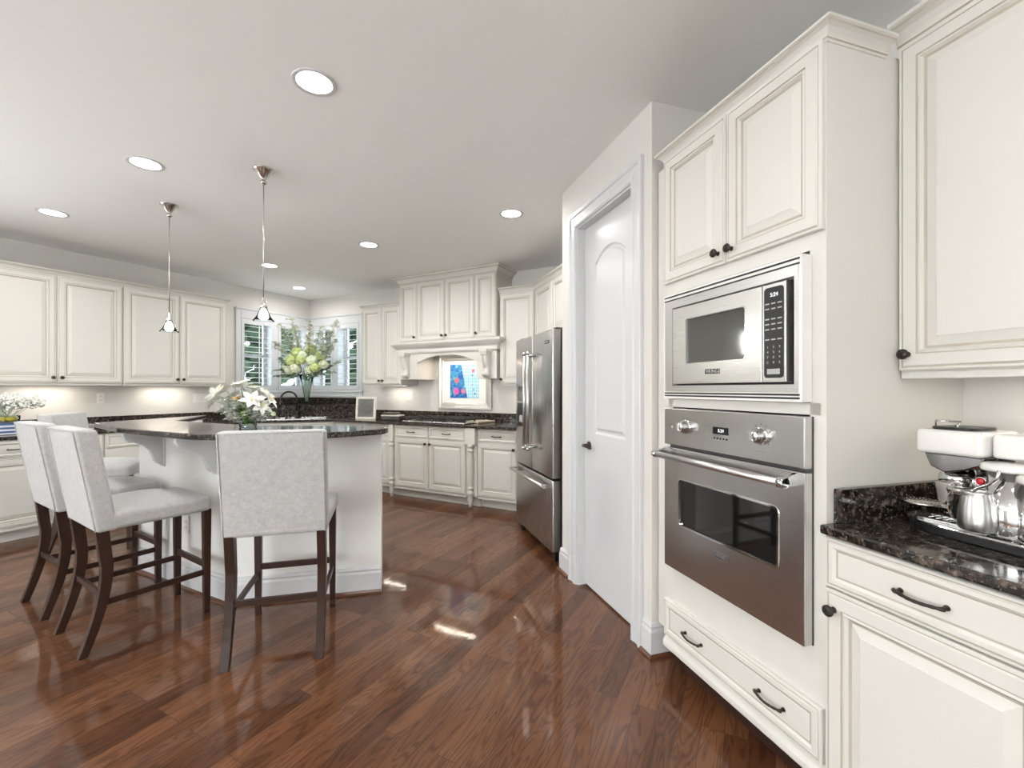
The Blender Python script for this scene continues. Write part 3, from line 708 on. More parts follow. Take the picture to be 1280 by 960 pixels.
# ---- oven tower and right-hand run
OU0, OU1, OV = -1.797, -1.017, 1.31; OC = (OU0+OU1)/2
T = thing('oven_cabinet', 'tall cream cabinet holding the microwave and the wall oven', 'cabinet', fr(A45, OC, OV), A45); ow = (OU1-OU0)/2
bm = B(); D = .625
bx(bm, -ow, -ow+.018, 0, D, .11, 2.385); bx(bm, ow-.018, ow, 0, D, .11, 2.385)
bx(bm, -ow+.018, ow-.018, .0, D, 1.755, 2.385); bx(bm, -ow+.018, ow-.018, 0, D, .11, .515); bx(bm, -ow+.018, ow-.018, 0, D, 1.238, 1.275)
bx(bm, -ow+.018, -.340, 0, .03, .515, 1.755); bx(bm, .336, ow-.018, 0, .03, .515, 1.755); bx(bm, -ow+.018, ow-.018, D-.02, D, .515, 1.755)
obj('cabinet_box', bm, 'cab', T)
bm = B(); bx(bm, -ow-.10, -ow-.001, .03, .05, .17, 2.385); obj('filler_strip', bm, 'cab', T)
door(T, -ow+.004, -.003, 1.805, 2.378, (ow-.04, .045)); door(T, .003, ow-.004, 1.805, 2.378, (.03, .045))
drawer(T, -ow+.004, ow-.004, .178, .348, (.26, .765))
bm = B(); sweep(bm, [(-ow, 0), (ow, 0)], [(0,.118),(.012,.118),(.018,.126),(.018,.145),(.010,.160),(0,.17)]); obj('base_moulding', bm, 'cab', T)
bm = B(); bx(bm, -ow, ow, .075, D, 0, .11); obj('toe_kick', bm, 'leg', T)
crown('crown_moulding', 'cream crown moulding on top of the oven cabinet', [P2(OU0, OV+.06), P2(OU0, OV), P2(OU1, OV), P2(OU1, 1.56)], 2.372, .66)

def rrect(x0, x1, z0, z1, r, n=5):
    out = []
    for cx, cz, a in ((x1-r, z0+r, -90), (x1-r, z1-r, 0), (x0+r, z1-r, 90), (x0+r, z0+r, 180)):
        for i in range(n+1): out.append((cx+r*cos(R(a+90*i/n)), cz+r*sin(R(a+90*i/n))))
    return out
def frame_hole(bm, outer, inner, y0, y1, mi=0):
    """plate with a hole, both same vertex count; y0 front"""
    n = len(outer); fo = [bm.verts.new((x, y0, z)) for x, z in outer]; fi = [bm.verts.new((x, y0, z)) for x, z in inner]
    bo = [bm.verts.new((x, y1, z)) for x, z in outer]; bi = [bm.verts.new((x, y1, z)) for x, z in inner]
    for i in range(n):
        j = (i+1) % n
        for q in ((fo[i], fo[j], fi[j], fi[i]), (bo[j], bo[i], bi[i], bi[j]), (fo[j], fo[i], bo[i], bo[j]), (fi[i], fi[j], bi[j], bi[i])): bm.faces.new(q).material_index = mi
def text(name, s, size, mat, parent, loc, ext=.0006, rz=0, sx=1.0):
    cu = bpy.data.curves.new(name, 'FONT'); cu.body = s; cu.size = size; cu.extrude = ext; cu.align_x = 'CENTER'; cu.align_y = 'CENTER'
    to = bpy.data.objects.new('tmp', cu); C.objects.link(to)
    bpy.context.view_layer.update(); dg = bpy.context.evaluated_depsgraph_get()
    me = bpy.data.meshes.new_from_object(to.evaluated_get(dg)); bpy.data.objects.remove(to)
    me.materials.clear(); me.materials.append(M[mat])
    o = bpy.data.objects.new(name, me); C.objects.link(o); o.location = loc; o.rotation_euler = (R(90), 0, rz); o.scale = (sx, 1, 1); o.parent = parent
    return o
def badge(parent, x, z, y, w, h, s='VIKING'):
    bm = B(); prism_y(bm, rrect(x-w/2, x+w/2, z-h/2, z+h/2, .003, 2), y-.003, y, 0); b = obj('badge', bm, 'black', parent)
    bm = B(); frame_hole(bm, rrect(x-w/2, x+w/2, z-h/2, z+h/2, .003, 2), rrect(x-w/2+.0015, x+w/2-.0015, z-h/2+.0015, z+h/2-.0015, .002, 2), y-.004, y-.003)
    obj('badge_rim', bm, 'badge_silver', b)
    text('lettering', s, h*.85, 'badge_silver', b, (x, y-.0034, z), sx=w*.86/(h*.85*3.35) if s == 'VIKING' else 1)
    return b
# oven (local to oven empty at cabinet centre)
ov = thing('oven', 'stainless wall oven with two knobs built into the tall cabinet below the microwave', 'oven', fr(A45, OC+.0, OV, .52), A45)
w0, w1 = -.352, .350
z_ = lambda z: z-.52
bm = B(); bx(bm, w0, w1, -.006, -.001, 0, .713); bx(bm, -.335, .332, -.001, .55, .005, .71); obj('oven_chassis', bm, 'fridgeside', ov)
bm = B(); bx(bm, w0+.002, w1-.001, -.038, -.006, z_(1.070), z_(1.233)); cpn = obj('control_panel', bm, 'steel', ov, bevel=.003)
dz0, dz1 = 0, z_(1.058); win = (-.25, .25, z_(.730), z_(.925))
bm = B(); frame_hole(bm, rrect(w0+.002, w1-.001, dz0, dz1, .004), rrect(*win, .018), -.038, -.006)
od = obj('oven_door', bm, 'steel', ov, bevel=.002)
bm = B(); frame_hole(bm, rrect(win[0]-.007, win[1]+.007, win[2]-.007, win[3]+.007, .022), rrect(*win, .018), -.041, -.037); obj('window_bezel', bm, 'chrome', od)
bm = B(); prism_y(bm, rrect(win[0]-.003, win[1]+.003, win[2]-.003, win[3]+.003, .018), -.034, -.030); obj('oven_window', bm, 'darkglass', od)
bm = B(); hz = z_(1.026)
tube(bm, [(w0-.005, -.092, hz), (w1-.02, -.092, hz)], .0135, 16)
obj('door_handle', bm, 'steelL', od)
for s, xx in ((-1, w0+.012), (1, w1-.032)):
    bm = B(); tube(bm, [(xx-.012, -.092, hz), (xx+.012, -.092, hz)], .0165, 16); prism_x(bm, [(-.036, hz-.012), (-.095, hz-.010), (-.095, hz+.010), (-.036, hz+.030)], xx-.006, xx+.006)
    obj('handle_bracket', bm, 'chrome', od)
badge(od, 0, z_(.677), -.038, .070, .026)
for kx in (-.20, .186):
    bm = B(); lathe(bm, [(.031, 0), (.031, -.004), (.027, -.006), (.026, -.020), (.020, -.028), (.019, -.036), (.0001, -.037)], 28, (kx, -.038, z_(1.158)), axis='y')
    prism_x(bm, [(-.070, z_(1.158)-.017), (-.086, z_(1.158)-.015), (-.086, z_(1.158)+.015), (-.070, z_(1.158)+.017)], kx-.007, kx+.007)
    k = obj('control_knob', bm, 'chrome', cpn, bevel=.001)
    bm = B()
    for i in range(9):
        a = R(-40+i*32.5); x, z = kx+.040*cos(a), z_(1.158)+.040*sin(a); bx(bm, x-.0015, x+.0015, -.0387, -.038, z-.0015, z+.0015)
    obj('dial_marks', bm, 'black', cpn)
bm = B(); bx(bm, -.043, .037, -.0392, -.038, z_(1.144), z_(1.172)); dsp = obj('display', bm, 'darkglass', cpn)
text('digits', '5:24', .018, 'lcd', dsp, (0, -.0395, z_(1.158)))
for i in range(5):
    bm = B(); lathe(bm, [(.0035, 0), (.0035, -.002), (.0001, -.0025)], 10, (-.035+i*.016, -.038, z_(1.128)), axis='y'); obj('button', bm, 'black', cpn)
text('printed_word', 'OVEN', .007, 'greytext', cpn, (-.20, -.0384, z_(1.107))); text('printed_word', 'FUNCTION', .007, 'greytext', cpn, (.186, -.0384, z_(1.103)))
bm = B(); lathe(bm, [(.006, 0), (.006, -.001)], 12, (-.295, -.038, z_(1.150)), axis='y'); obj('indicator_light', bm, 'greytext', cpn)
# microwave
mw = thing('microwave', 'stainless built-in microwave in a white trim frame above the wall oven', 'microwave', fr(A45, OC, OV, 1.278), A45)
y0 = -.042; q0, q1, qh = -.350, .344, .462
zz = lambda z: z-1.278
bm = B()
op = rrect(-.285, .318, zz(1.338), zz(1.672), .001, 1)
frame_hole(bm, rrect(q0, q1, 0, qh, .001, 1), op, y0, y0+.04)
tr = obj('trim_frame', bm, 'plastic', mw)
bm = B(); op2 = op; frame_hole(bm, rrect(q0+.012, q1-.012, .030, qh-.030, .001, 1), op, y0-.002, y0)
obj('inner_trim', bm, 'steelL', tr)
bm = B()
for z in (zz(1.729), zz(1.716)-.003): bx(bm, q0+.01, q1-.008, y0-.0025, y0-.0002, z-.003, z+.003)
bx(bm, -.285, .318, y0-.0025, y0-.002, zz(1.672), zz(1.676)); obj('vent_slots', bm, 'black', tr)
bm = B()
for z in (zz(1.301), zz(1.290)): bx(bm, q0+.01, q1-.008, y0-.0025, y0-.0002, z-.003, z+.003)
bx(bm, -.285, .318, y0-.0025, y0-.002, zz(1.334), zz(1.338)); obj('vent_slots', bm, 'black', tr)
bm = B(); bx(bm, -.284, .317, -.02, .40, zz(1.338)+.001, zz(1.672)-.001); obj('microwave_body', bm, 'dark', mw)
mb0, mb1 = zz(1.341), zz(1.668); mwin = (-.183, .130, zz(1.427), zz(1.612))
bm = B(); frame_hole(bm, rrect(-.272, .202, mb0, mb1, .003), rrect(*mwin, .012), -.052, -.022); md = obj('microwave_door', bm, 'steelL', mw, bevel=.002)
bm = B(); frame_hole(bm, rrect(mwin[0]-.005, mwin[1]+.005, mwin[2]-.005, mwin[3]+.005, .015), rrect(*mwin, .012), -.054, -.051); obj('window_bezel', bm, 'steel', md)
bm = B(); prism_y(bm, rrect(mwin[0]-.002, mwin[1]+.002, mwin[2]-.002, mwin[3]+.002, .012), -.047, -.044); obj('door_window', bm, 'mwglass', md)
badge(md, -.03, zz(1.388), -.052, .078, .022)
bm = B(); bx(bm, .205, .296, -.052, -.022, mb0, mb1); mp_ = obj('control_panel', bm, 'steelL', mw, bevel=.002)
bm = B(); prism_y(bm, rrect(.213, .288, zz(1.356), zz(1.656), .012), -.0535, -.052); kp = obj('keypad_glass', bm, 'black', mp_)
text('digits', '5:24', .018, 'lcd', kp, (.253, -.0542, zz(1.630)))
bm = B()
rows = [1.602, 1.585, 1.568, 1.551, 1.534, 1.517, 1.500, 1.483]
for i, z in enumerate(rows):
    for x in (.226, .250, .274):
        if (i*3+int(x*1000)) % 4: bx(bm, x-.008, x+.008, -.0542, -.0535, zz(z)-.0022, zz(z)+.0022)
obj('keypad_legends', bm, 'greytext', kp)
for i in range(12):
    text('keypad_digit', '123456789C0S'[i], .011, 'greytext', kp, (.228+.023*(i % 3), -.0540, zz(1.458-.017*(i//3))))
bm = B(); bx(bm, .226, .275, -.0545, -.0535, zz(1.368), zz(1.386)); obj('start_pad', bm, 'greytext', kp)

# right-hand base cabinets, uppers, counter
G = 'cream base cabinets under the coffee counter'
base(A45, OU1+.004, -.507, OV, 1.93, 'cream base cabinet with one drawer and a left-hand knob under the coffee machine', [(1,1,'l',0)], G)
base(A45, -.503, .20, OV, 1.93, 'cream base cabinet beyond the right edge of the photo', [(.5,1,'r',0),(.5,1,'l',0)], G)
upper(A45, OU1+.004, -.40, 1.625, 1.93, 1.374, 2.41, ['l'], 'large cream wall cabinet above the coffee machine at right edge', 'cream wall cabinets above the coffee counter')
upper(A45, -.396, .20, 1.625, 1.93, 1.374, 2.41, ['r'], 'cream wall cabinet beyond the right edge of the photo', 'cream wall cabinets above the coffee counter')
crown('crown_moulding', 'cream crown moulding on the wall cabinets above the coffee machine', [P2(OU1+.002, 1.623), P2(.20, 1.623), P2(.20, 1.93)], 2.405, .95)
bm = B(); prism(bm, [P2(OU1+.002, OV-.032), P2(.21, OV-.032), P2(.21, 1.935), P2(OU1+.002, 1.935)], .886, CT)
tag(obj('granite_countertop', bm, 'granite', bevel=.006), 'dark granite countertop under the white coffee machine', 'countertop')
bm = B(); prism(bm, [P2(OU1+.002, 1.335), P2(OU1+.026, 1.335), P2(OU1+.026, 1.915), P2(.21, 1.915), P2(.21, 1.935), P2(OU1+.002, 1.935)], CT, 1.017)
tag(obj('granite_backsplash', bm, 'granite', bevel=.003), 'low dark granite backsplash against the oven cabinet side', 'backsplash')

# ------------------------------------------------------------------ refrigerator
FV = 1.29; FU0, FU1 = -4.05, -3.14; FC = (FU0+FU1)/2; fw = (FU1-FU0)/2
rf = thing('refrigerator', 'stainless french-door refrigerator beside the pantry door', 'refrigerator', fr(A45, FC, FV), A45)
bm = B(); bx(bm, -fw+.004, fw-.004, .075, .70, .06, 1.765); obj('fridge_body', bm, 'fridgeside', rf, bevel=.004)
bm = B(); bx(bm, -fw+.02, fw-.02, .10, .66, .02, .06)
for sx in (-1, 1): bx(bm, sx*(fw-.06)-.025, sx*(fw-.06)+.025, .03, .09, 0, .055)
obj('kick_grille', bm, 'black', rf)
bm = B()
for sx in (-1, 1): bx(bm, sx*(fw-.05)-.03, sx*(fw-.05)+.03, .03, .14, 1.765, 1.79)
obj('hinge_cover', bm, 'fridgeside', rf, bevel=.004)
def fdoor(name, x0, x1, z0, z1):
    bm = B(); rbox(bm, ((x0+x1)/2, .033, (z0+z1)/2), ((x1-x0)/2, .037, (z1-z0)/2), .012, 2, 1); return obj(name, bm, 'steelv', rf, smooth=True)
fl = fdoor('left_door', -fw, -.003, .635, 1.775); frr = fdoor('right_door', .003, fw, .635, 1.775); ff = fdoor('freezer_drawer', -fw, fw, .075, .622)
for d, x in ((fl, -.045), (frr, .045)):
    bm = B(); tube(bm, [(x, -.062, .80), (x, -.062, 1.63)], .0125, 14)
    for z in (.83, 1.60): tube(bm, [(x, -.062, z), (x, 0, z)], .010, 10)
    obj('door_handle', bm, 'steelL', d)
    bm = B()
    for z in (.80, 1.605): tube(bm, [(x, -.062, z), (x, -.062, z+.028)], .0145, 14)
    obj('handle_cap', bm, 'chrome', d)
bm = B(); tube(bm, [(-fw+.03, -.065, .575), (fw-.03, -.065, .575)], .0125, 14); obj('drawer_handle', bm, 'steelL', ff)
for x in (-fw+.05, fw-.05):
    bm = B(); prism_x(bm, [(0, .560), (-.075, .562), (-.075, .590), (0, .600)], x-.012, x+.012); obj('handle_bracket', bm, 'chrome', ff, bevel=.003)
bm = B(); prism_y(bm, rrect(-fw+.06, -.115, .96, 1.36, .01), -.012, -.003); dp = obj('water_dispenser', bm, 'steel', fl)
bm = B(); prism_y(bm, rrect(-fw+.08, -.135, .98, 1.19, .01), -.0135, -.0115); obj('dispenser_recess', bm, 'black', dp)
bm = B(); prism_y(bm, rrect(-fw+.08, -.135, 1.21, 1.34, .01), -.0135, -.0115); obj('dispenser_screen', bm, 'darkglass', dp)
bm = B(); bx(bm, -fw+.16, -.22, -.022, -.0135, 1.02, 1.08); obj('dispenser_paddle', bm, 'greytext', dp)
bm = B(); bx(bm, fw-.16, fw-.07, -.007, -.003, 1.672, 1.697); bd = obj('badge', bm, 'fridgeside', frr, bevel=.001)
bm = B(); bx(bm, fw-.152, fw-.078, -.008, -.007, 1.681, 1.688); obj('badge_line', bm, 'badge_silver', bd)

# ------------------------------------------------------------------ island
isl = thing('kitchen_island', 'white angled kitchen island base with scrolled brackets under the bar top', 'island', (-3.2, 1.9, 0))
off = lambda P: [(x+3.2, y-1.9) for x, y in P]
KW = [(-4.54,2.22),(-3.94,1.62),(-2.785,1.62),(-2.127,2.19)]
def inset(path, d):
    out = []
    for i, p in enumerate(path):
        p = Vector(p); d0 = (p-Vector(path[i-1])).normalized() if i else None; d1 = (Vector(path[i+1])-p).normalized() if i < len(path)-1 else None
        n0 = Vector((-d0.y, d0.x)) if d0 else None; n1 = Vector((-d1.y, d1.x)) if d1 else None
        mv = n1 if n0 is None else n0 if n1 is None else (n0+n1)/(1+n0.dot(n1)); out.append((p.x+mv.x*d, p.y+mv.y*d))
    return out
inn = inset(KW, .13)
bm = B(); prism(bm, off(KW+inn[::-1]), 0, 1.032); obj('knee_wall', bm, 'island', isl)
bm = B(); body = [inn[0], inn[1], inn[2], inn[3], (-2.60, 2.56), (-3.02, 2.22), (-3.70, 2.22), (-4.17, 2.66)]
prism(bm, off(body), .1, .884); obj('cabinet_box', bm, 'cab', isl)
bm = B(); sweep(bm, off(KW), BBP); bbx = obj('baseboard', bm, 'trim', isl)
bm = B(); sweep(bm, off(KW), SHOE); obj('shoe_moulding', bm, 'shoe', bbx)
for cx in (-3.60, -2.955):
    bm = B(); side = [(0,0),(-.235,0),(-.235,-.018),(-.222,-.045),(-.195,-.065),(-.15,-.078),(-.115,-.095),(-.085,-.13),(-.068,-.17),(-.058,-.205),(-.04,-.225),(-.012,-.238),(0,-.24)]
    prism_x(bm, [(1.62-1.9+y, 1.032+z) for y, z in side], cx+3.2-.016, cx+3.2+.016); bx(bm, cx+3.2-.03, cx+3.2+.03, 1.62-1.9-.012, 1.62-1.9, .785, 1.032)
    obj('corbel', bm, 'trim', isl, bevel=.0015)
TOP = [(-4.62,2.44),(-4.335,1.50),(-3.64,1.372),(-2.84,1.372),(-2.70,1.395),(-2.55,1.455),(-2.40,1.55),(-2.27,1.66),(-2.165,1.79),(-2.09,1.93),(-2.05,2.06),(-2.045,2.14),(-2.07,2.19),(-2.12,2.225),(-2.20,2.235),(-2.36,2.24),(-2.95,1.90),(-4.02,1.89)]
counter_poly('island_countertop', 'dark polished granite bar top of the island with a curved right end', TOP, 1.032, 1.067, bevel=.007)
low = [inn[0], inn[1], inn[2], inn[3], (-2.57, 2.60), (-3.00, 2.25), (-3.71, 2.25), (-4.15, 2.70)]
counter_poly('granite_countertop', 'lower dark granite worktop on the working side of the island', low, .884, .914)

def outlet(label, ang, u, v, z, gangs=1, switch=False, wide=.07):
    t = thing('light_switch' if switch else 'power_outlet', label, 'switch' if switch else 'outlet', fr(ang, u, v, z), ang)
    w = .035+.0225*(gangs-1)
    bm = B(); rbox(bm, (0, -.003, 0), (w, .003, .058), .0025, 2, 1); obj('cover_plate', bm, 'plastic', t)
    for g in range(gangs):
        x = (g-(gangs-1)/2)*.045
        if switch:
            bm = B(); bx(bm, x-.016, x+.016, -.009, -.0055, -.033, .033); obj('rocker', bm, 'plastic', t, bevel=.0015)
        else:
            for s in (-1, 1):
                bm = B(); prism_y(bm, rrect(x-.016, x+.016, s*.02-.013, s*.02+.013, .008, 3), -.008, -.0055); sk = obj('socket', bm, 'plastic', t)
                bm = B(); bx(bm, x-.008, x-.005, -.0083, -.008, s*.02-.004, s*.02+.006); bx(bm, x+.005, x+.008, -.0083, -.008, s*.02-.004, s*.02+.006); obj('slots', bm, 'dark', sk)
    return t
outlet('white power outlet low on the island behind the bar stools', 0, -3.30, 1.62, .42)
outlet('white power outlet on the left wall beneath the middle wall cabinets', LW, 2.20, 6.2, 1.215)
outlet('white triple switch plate on the left wall near the corner window', LW, 3.19, 6.2, 1.20, 3, True)
outlet('white double switch plate on the wall left of the cooktop', 0, -4.15, 4.81, 1.22, 2, True)

# ------------------------------------------------------------------ bar stools
def make_stool():
    r = thing('bar_stool', '', 'bar stool', group='grey upholstered bar stools around the island')
    # seat
    bm = B(); hd = .262
    def dseat(w):
        a, b = w.x/.235, w.y/hd
        z = w.z
        if z > 0: z += .045*(1-a*a)*(1-min(1, b*b))
        return Vector((w.x*(1-.0), w.y, z))
    rbox(bm, (0, .302, .645), (.235, hd, .044), .026, 4, 8, dseat); obj('seat', bm, 'fabric', r, smooth=True)
    # back
    bm = B()
    def dback(w):
        t = (w.z+.26)/.52
        lean = .045-.085*t
        y = w.y+lean
        if w.y > 0: y += .016*(1-(w.x/.235)**2)*sin(pi*min(1, max(0, t)))
        return Vector((w.x, y, w.z))
    rbox(bm, (0, .045, .86), (.236, .045, .26), .018, 3, 9, dback); bk = obj('backrest', bm, 'fabric', r, smooth=True)
    bm = B()
    yb = lambda t: .045+(.045-.085*t)-.045
    for s in (-1, 1):
        tube(bm, [(s*.226, yb(t)-.0002, .608+.505*t) for t in [i/8 for i in range(9)]], .0032, 6)
    tube(bm, [(-.226, yb(1), 1.113), (.226, yb(1), 1.113)], .0032, 6)
    obj('piping', bm, 'fabric', bk)
    def sec(bm, S_):
        rings = [[bm.verts.new((x+sx*hw_, y+sy*hd_, z)) for sx, sy in ((-1,-1),(1,-1),(1,1),(-1,1))] for x, y, z, hw_, hd_ in S_]
        for i in range(len(rings)-1):
            for j in range(4): bm.faces.new((rings[i][j], rings[i][(j+1) % 4], rings[i+1][(j+1) % 4], rings[i+1][j]))
        bm.faces.new(rings[0][::-1]); bm.faces.new(rings[-1])
    for s in (-1, 1):
        bm = B(); sec(bm, [(s*.206, 0.0+.092*sin(pi/2*min(1, z/.42))-(0 if z < .42 else .022*(z-.42)/.2), z, .019+.003*z, .018+.014*z) for z in [0,.06,.12,.18,.24,.30,.36,.42,.48,.54,.61]])
        obj('leg', bm, 'leg', r, bevel=.002)
        bm = B(); sec(bm, [(s*.203, .545, z, .015+.008*z, .015+.008*z) for z in (0,.3,.61)]); obj('leg', bm, 'leg', r, bevel=.002)
        bm = B(); bx(bm, s*.203-.009, s*.203+.009, .07, .535, .225, .255); obj('stretcher', bm, 'leg', r, bevel=.002)
    bm = B(); bx(bm, -.19, .19, .066, .084, .262, .292); obj('stretcher', bm, 'leg', r, bevel=.002)
    bm = B(); bx(bm, -.19, .19, .536, .554, .262, .296); obj('stretcher', bm, 'leg', r, bevel=.002)
    return r
def c2w(cx, d): return (cx*cos(YAW)-d*sin(YAW), cx*sin(YAW)+d*cos(YAW), 0)
stool = make_stool()
def put(o, RL, RR, label):
    a, b = Vector(c2w(*RL)), Vector(c2w(*RR)); m = (a+b)/2; d = b-a
    o.location = (m.x, m.y, 0); o.rotation_euler = (0, 0, math.atan2(d.y, d.x)); o['label'] = label
put(stool, (-1.354, 2.094), (-.938, 2.207), 'grey upholstered bar stool at the right, seen squarely from behind')
for RL, RR, lb in (((-2.454, 2.424), (-2.103, 2.193), 'grey bar stool nearest the camera on the left, its seat fully in view'),
                   ((-3.028, 2.783), (-2.678, 2.562), 'grey bar stool at the left edge, second of the two turned away side by side'),
                   ((-3.80, 3.93), (-3.66, 3.50), 'grey bar stool furthest back, its backrest facing us behind the other two at left')):
    put(copy_tree(stool), RL, RR, lb)

# ------------------------------------------------------------------ lights of the room
def downlight(x, y, label, pw=DOWN):
    t = px_ceiling(x, y); o = thing('recessed_downlight', label, 'ceiling light', t, 0, 'recessed ceiling downlights')
    bm = B(); lathe(bm, [(.078,0),(.098,0),(.098,-.004),(.094,-.006),(.078,-.003)], 32, cap=False); obj('trim_ring', bm, 'trim', o)
    bm = B(); lathe(bm, [(.0001,-.001),(.079,-.001)], 32, cap=False); obj('lens', bm, 'lens', o)
    l = area('downlight_lamp', (t[0], t[1], t[2]-.012), (0,0,0), .15, .15, pw, (1, .975, .945), 'DISK', 170)
    return o
def px_ceiling(x, y): return px(x, y, CEIL)
for x, y, lb in ((393,103,'largest recessed ceiling downlight, nearest the camera'), (182,204.5,'recessed ceiling downlight left of the two pendants'), (66,266,'leftmost recessed ceiling downlight'),
                 (639,267,'rightmost recessed ceiling downlight, before the pantry wall'), (461,306,'recessed ceiling downlight in front of the range hood'),
                 (337,332,'recessed ceiling downlight right behind the nearer pendant cord'), (374,360,'furthest recessed ceiling downlight, over the corner sink')):
    downlight(x, y, lb, 9.5 if y < 150 else 8 if y > 320 else 17 if y > 290 else 9.5 if x < 300 else 13)
for u, v in ((.2,.4),(-1.2,-1.4),(-3.6,-.9),(.9,-1.6)):
    area('downlight_lamp', (u, v, CEIL-.012), (0,0,0), .15, .15, 6, (1, .975, .945), 'DISK', 170)
def pendant(loc, label):
    o = thing('pendant_light', label, 'pendant light', (*loc, CEIL), 0, 'pendants over the island')
    bm = B(); lathe(bm, [(.062,0),(.062,-.006),(.050,-.012),(.026,-.050),(.013,-.062),(.013,-.072),(.019,-.078),(.019,-.088),(.008,-.098),(.0001,-.098)], 28); obj('canopy', bm, 'nickel', o)
    bm = B(); tube(bm, [(0,0,-.09),(0,0,-.845)], .0032, 8); obj('cord', bm, 'nickel', o)
    bm = B(); lathe(bm, [(.006,-.83),(.013,-.838),(.014,-.86),(.020,-.866),(.022,-.885),(.020,-.90),(.012,-.905),(.0001,-.905)], 20); obj('socket_cap', bm, 'nickel', o)
    bm = B()
    lathe(bm, [(.018,-.872),(.021,-.895),(.030,-.925),(.044,-.955),(.062,-.978),(.064,-.980),(.060,-.978),(.042,-.957),(.028,-.926),(.019,-.897),(.016,-.874)], 28, cap=False); obj('glass_shade', bm, 'thinglass', o)
    bm = B(); lathe(bm, [(.0001,-.903),(.012,-.907),(.022,-.925),(.028,-.945),(.024,-.963),(.012,-.973),(.0001,-.975)], 20); obj('bulb', bm, 'bulb', o)
    l = bpy.data.lights.new('pendant_lamp', 'POINT'); l.energy = 2.0; l.color = (1,.95,.88); l.shadow_soft_size = .03
    lo = bpy.data.objects.new('pendant_lamp', l); C.objects.link(lo); lo.location = (*loc, CEIL-1.0)
pendant(px_ceiling(329.5, 212)[:2], 'nickel pendant light with small glass shade, nearer of the two over the island')
pendant(px_ceiling(211.5, 256)[:2], 'nickel pendant light with small glass shade in front of the left wall cabinets')
def under(ang, u, v, L, label, pw):
    o = thing('under_cabinet_light', label, 'light', fr(ang, u, v, 1.352), ang, 'slim lights under the wall cabinets')
    bm = B(); bx(bm, -L/2, L/2, -.04, .04, .008, .021); obj('housing', bm, 'plastic', o)
    bm = B(); bx(bm, -L/2+.01, L/2-.01, -.03, .03, .005, .008); obj('lens', bm, 'strip', o)
    a = area('under_cabinet_lamp', fr(ang, u, v, 1.35), (0, 0, ang), L-.03, .05, pw, (1, .90, .78))
under(LW, .70, 6.06, .45, 'slim light under the leftmost wall cabinet', 1.5)
under(LW, 1.75, 6.06, .45, 'slim light under the two-door wall cabinet above the baby\'s breath', 1.5)
under(LW, 2.78, 6.06, .45, 'slim light under the wall cabinet beside the corner window', 1.5)
under(0, -4.28, 4.66, .40, 'slim light under the narrow wall cabinet left of the hood', 1.1)
under(0, -2.31, 4.66, .25, 'slim light under the tall wall cabinet right of the hood', 1.0)
under(A45, -.60, 1.80, .40, 'slim light under the wall cabinet above the coffee machine', .8)

# ------------------------------------------------------------------ cooktop, picture and the small things on the counters
ck = thing('gas_cooktop', 'stainless gas cooktop with black grates set into the granite under the hood', 'cooktop', (-3.30, 4.47, CT))
bm = B(); rbox(bm, (0, 0, .009), (.455, .255, .009), .006, 2, 1); obj('cooktop_tray', bm, 'steel', ck, smooth=True)
for gx in (-.30, 0, .30):
    bm = B()
    for y in (-.215, .215): bx(bm, gx-.14, gx+.14, y-.007, y+.007, .044, .062)
    for x in (-.134, .134, 0): bx(bm, gx+x-.007, gx+x+.007, -.215, .215, .044, .062)
    for y in (-.11, 0, .11): bx(bm, gx-.13, gx+.13, y-.006, y+.006, .046, .064)
    for x in (-.13, .13):
        for y in (-.21, .21, 0): bx(bm, gx+x-.008, gx+x+.008, y-.008, y+.008, .018, .046)
    obj('burner_grate', bm, 'iron', ck, bevel=.002)
    for y in (-.11, .11):
        bm = B(); lathe(bm, [(.045,.018),(.045,.024),(.034,.026),(.034,.034),(.0001,.036)], 20, (gx, y, 0)); obj('burner', bm, 'iron', ck)
for i in range(5):
    bm = B(); lathe(bm, [(.016,.018),(.015,.030),(.0001,.034)], 14, (-.16+.08*i, -.238, 0)); obj('control_knob', bm, 'black', ck)
# framed painting on the wall
fx0, fx1, fz0, fz1 = -3.635, -2.822, 1.055, 1.765
pc = thing('framed_painting', 'silver framed painting of pink flowers on blue hung under the range hood', 'picture', ((fx0+fx1)/2, 4.806, (fz0+fz1)/2))
wf, hf = (fx1-fx0)/2, (fz1-fz0)/2; bw = .085
bm = B()
rings = []
for o_, y in ((0,0),(0,-.030),(.010,-.036),(.030,-.034),(.045,-.026),(.070,-.022),(bw,-.016),(bw,0)):
    rings.append([bm.verts.new((sx*(wf-o_), y, sz*(hf-o_))) for sx, sz in ((-1,-1),(1,-1),(1,1),(-1,1))])
for i in range(len(rings)):
    for j in range(4): bm.faces.new((rings[i][j], rings[i][(j+1) % 4], rings[(i+1) % len(rings)][(j+1) % 4], rings[(i+1) % len(rings)][j]))
obj('picture_frame', bm, 'silverframe', pc)
bm = B(); bx(bm, -wf+bw, wf-bw, -.012, -.002, -hf+bw, hf-bw); obj('picture_mat', bm, 'mat', pc)
bm = B(); bx(bm, -.222, .222, -.0145, -.012, -.210, .222); obj('painting', bm, 'painting', pc)
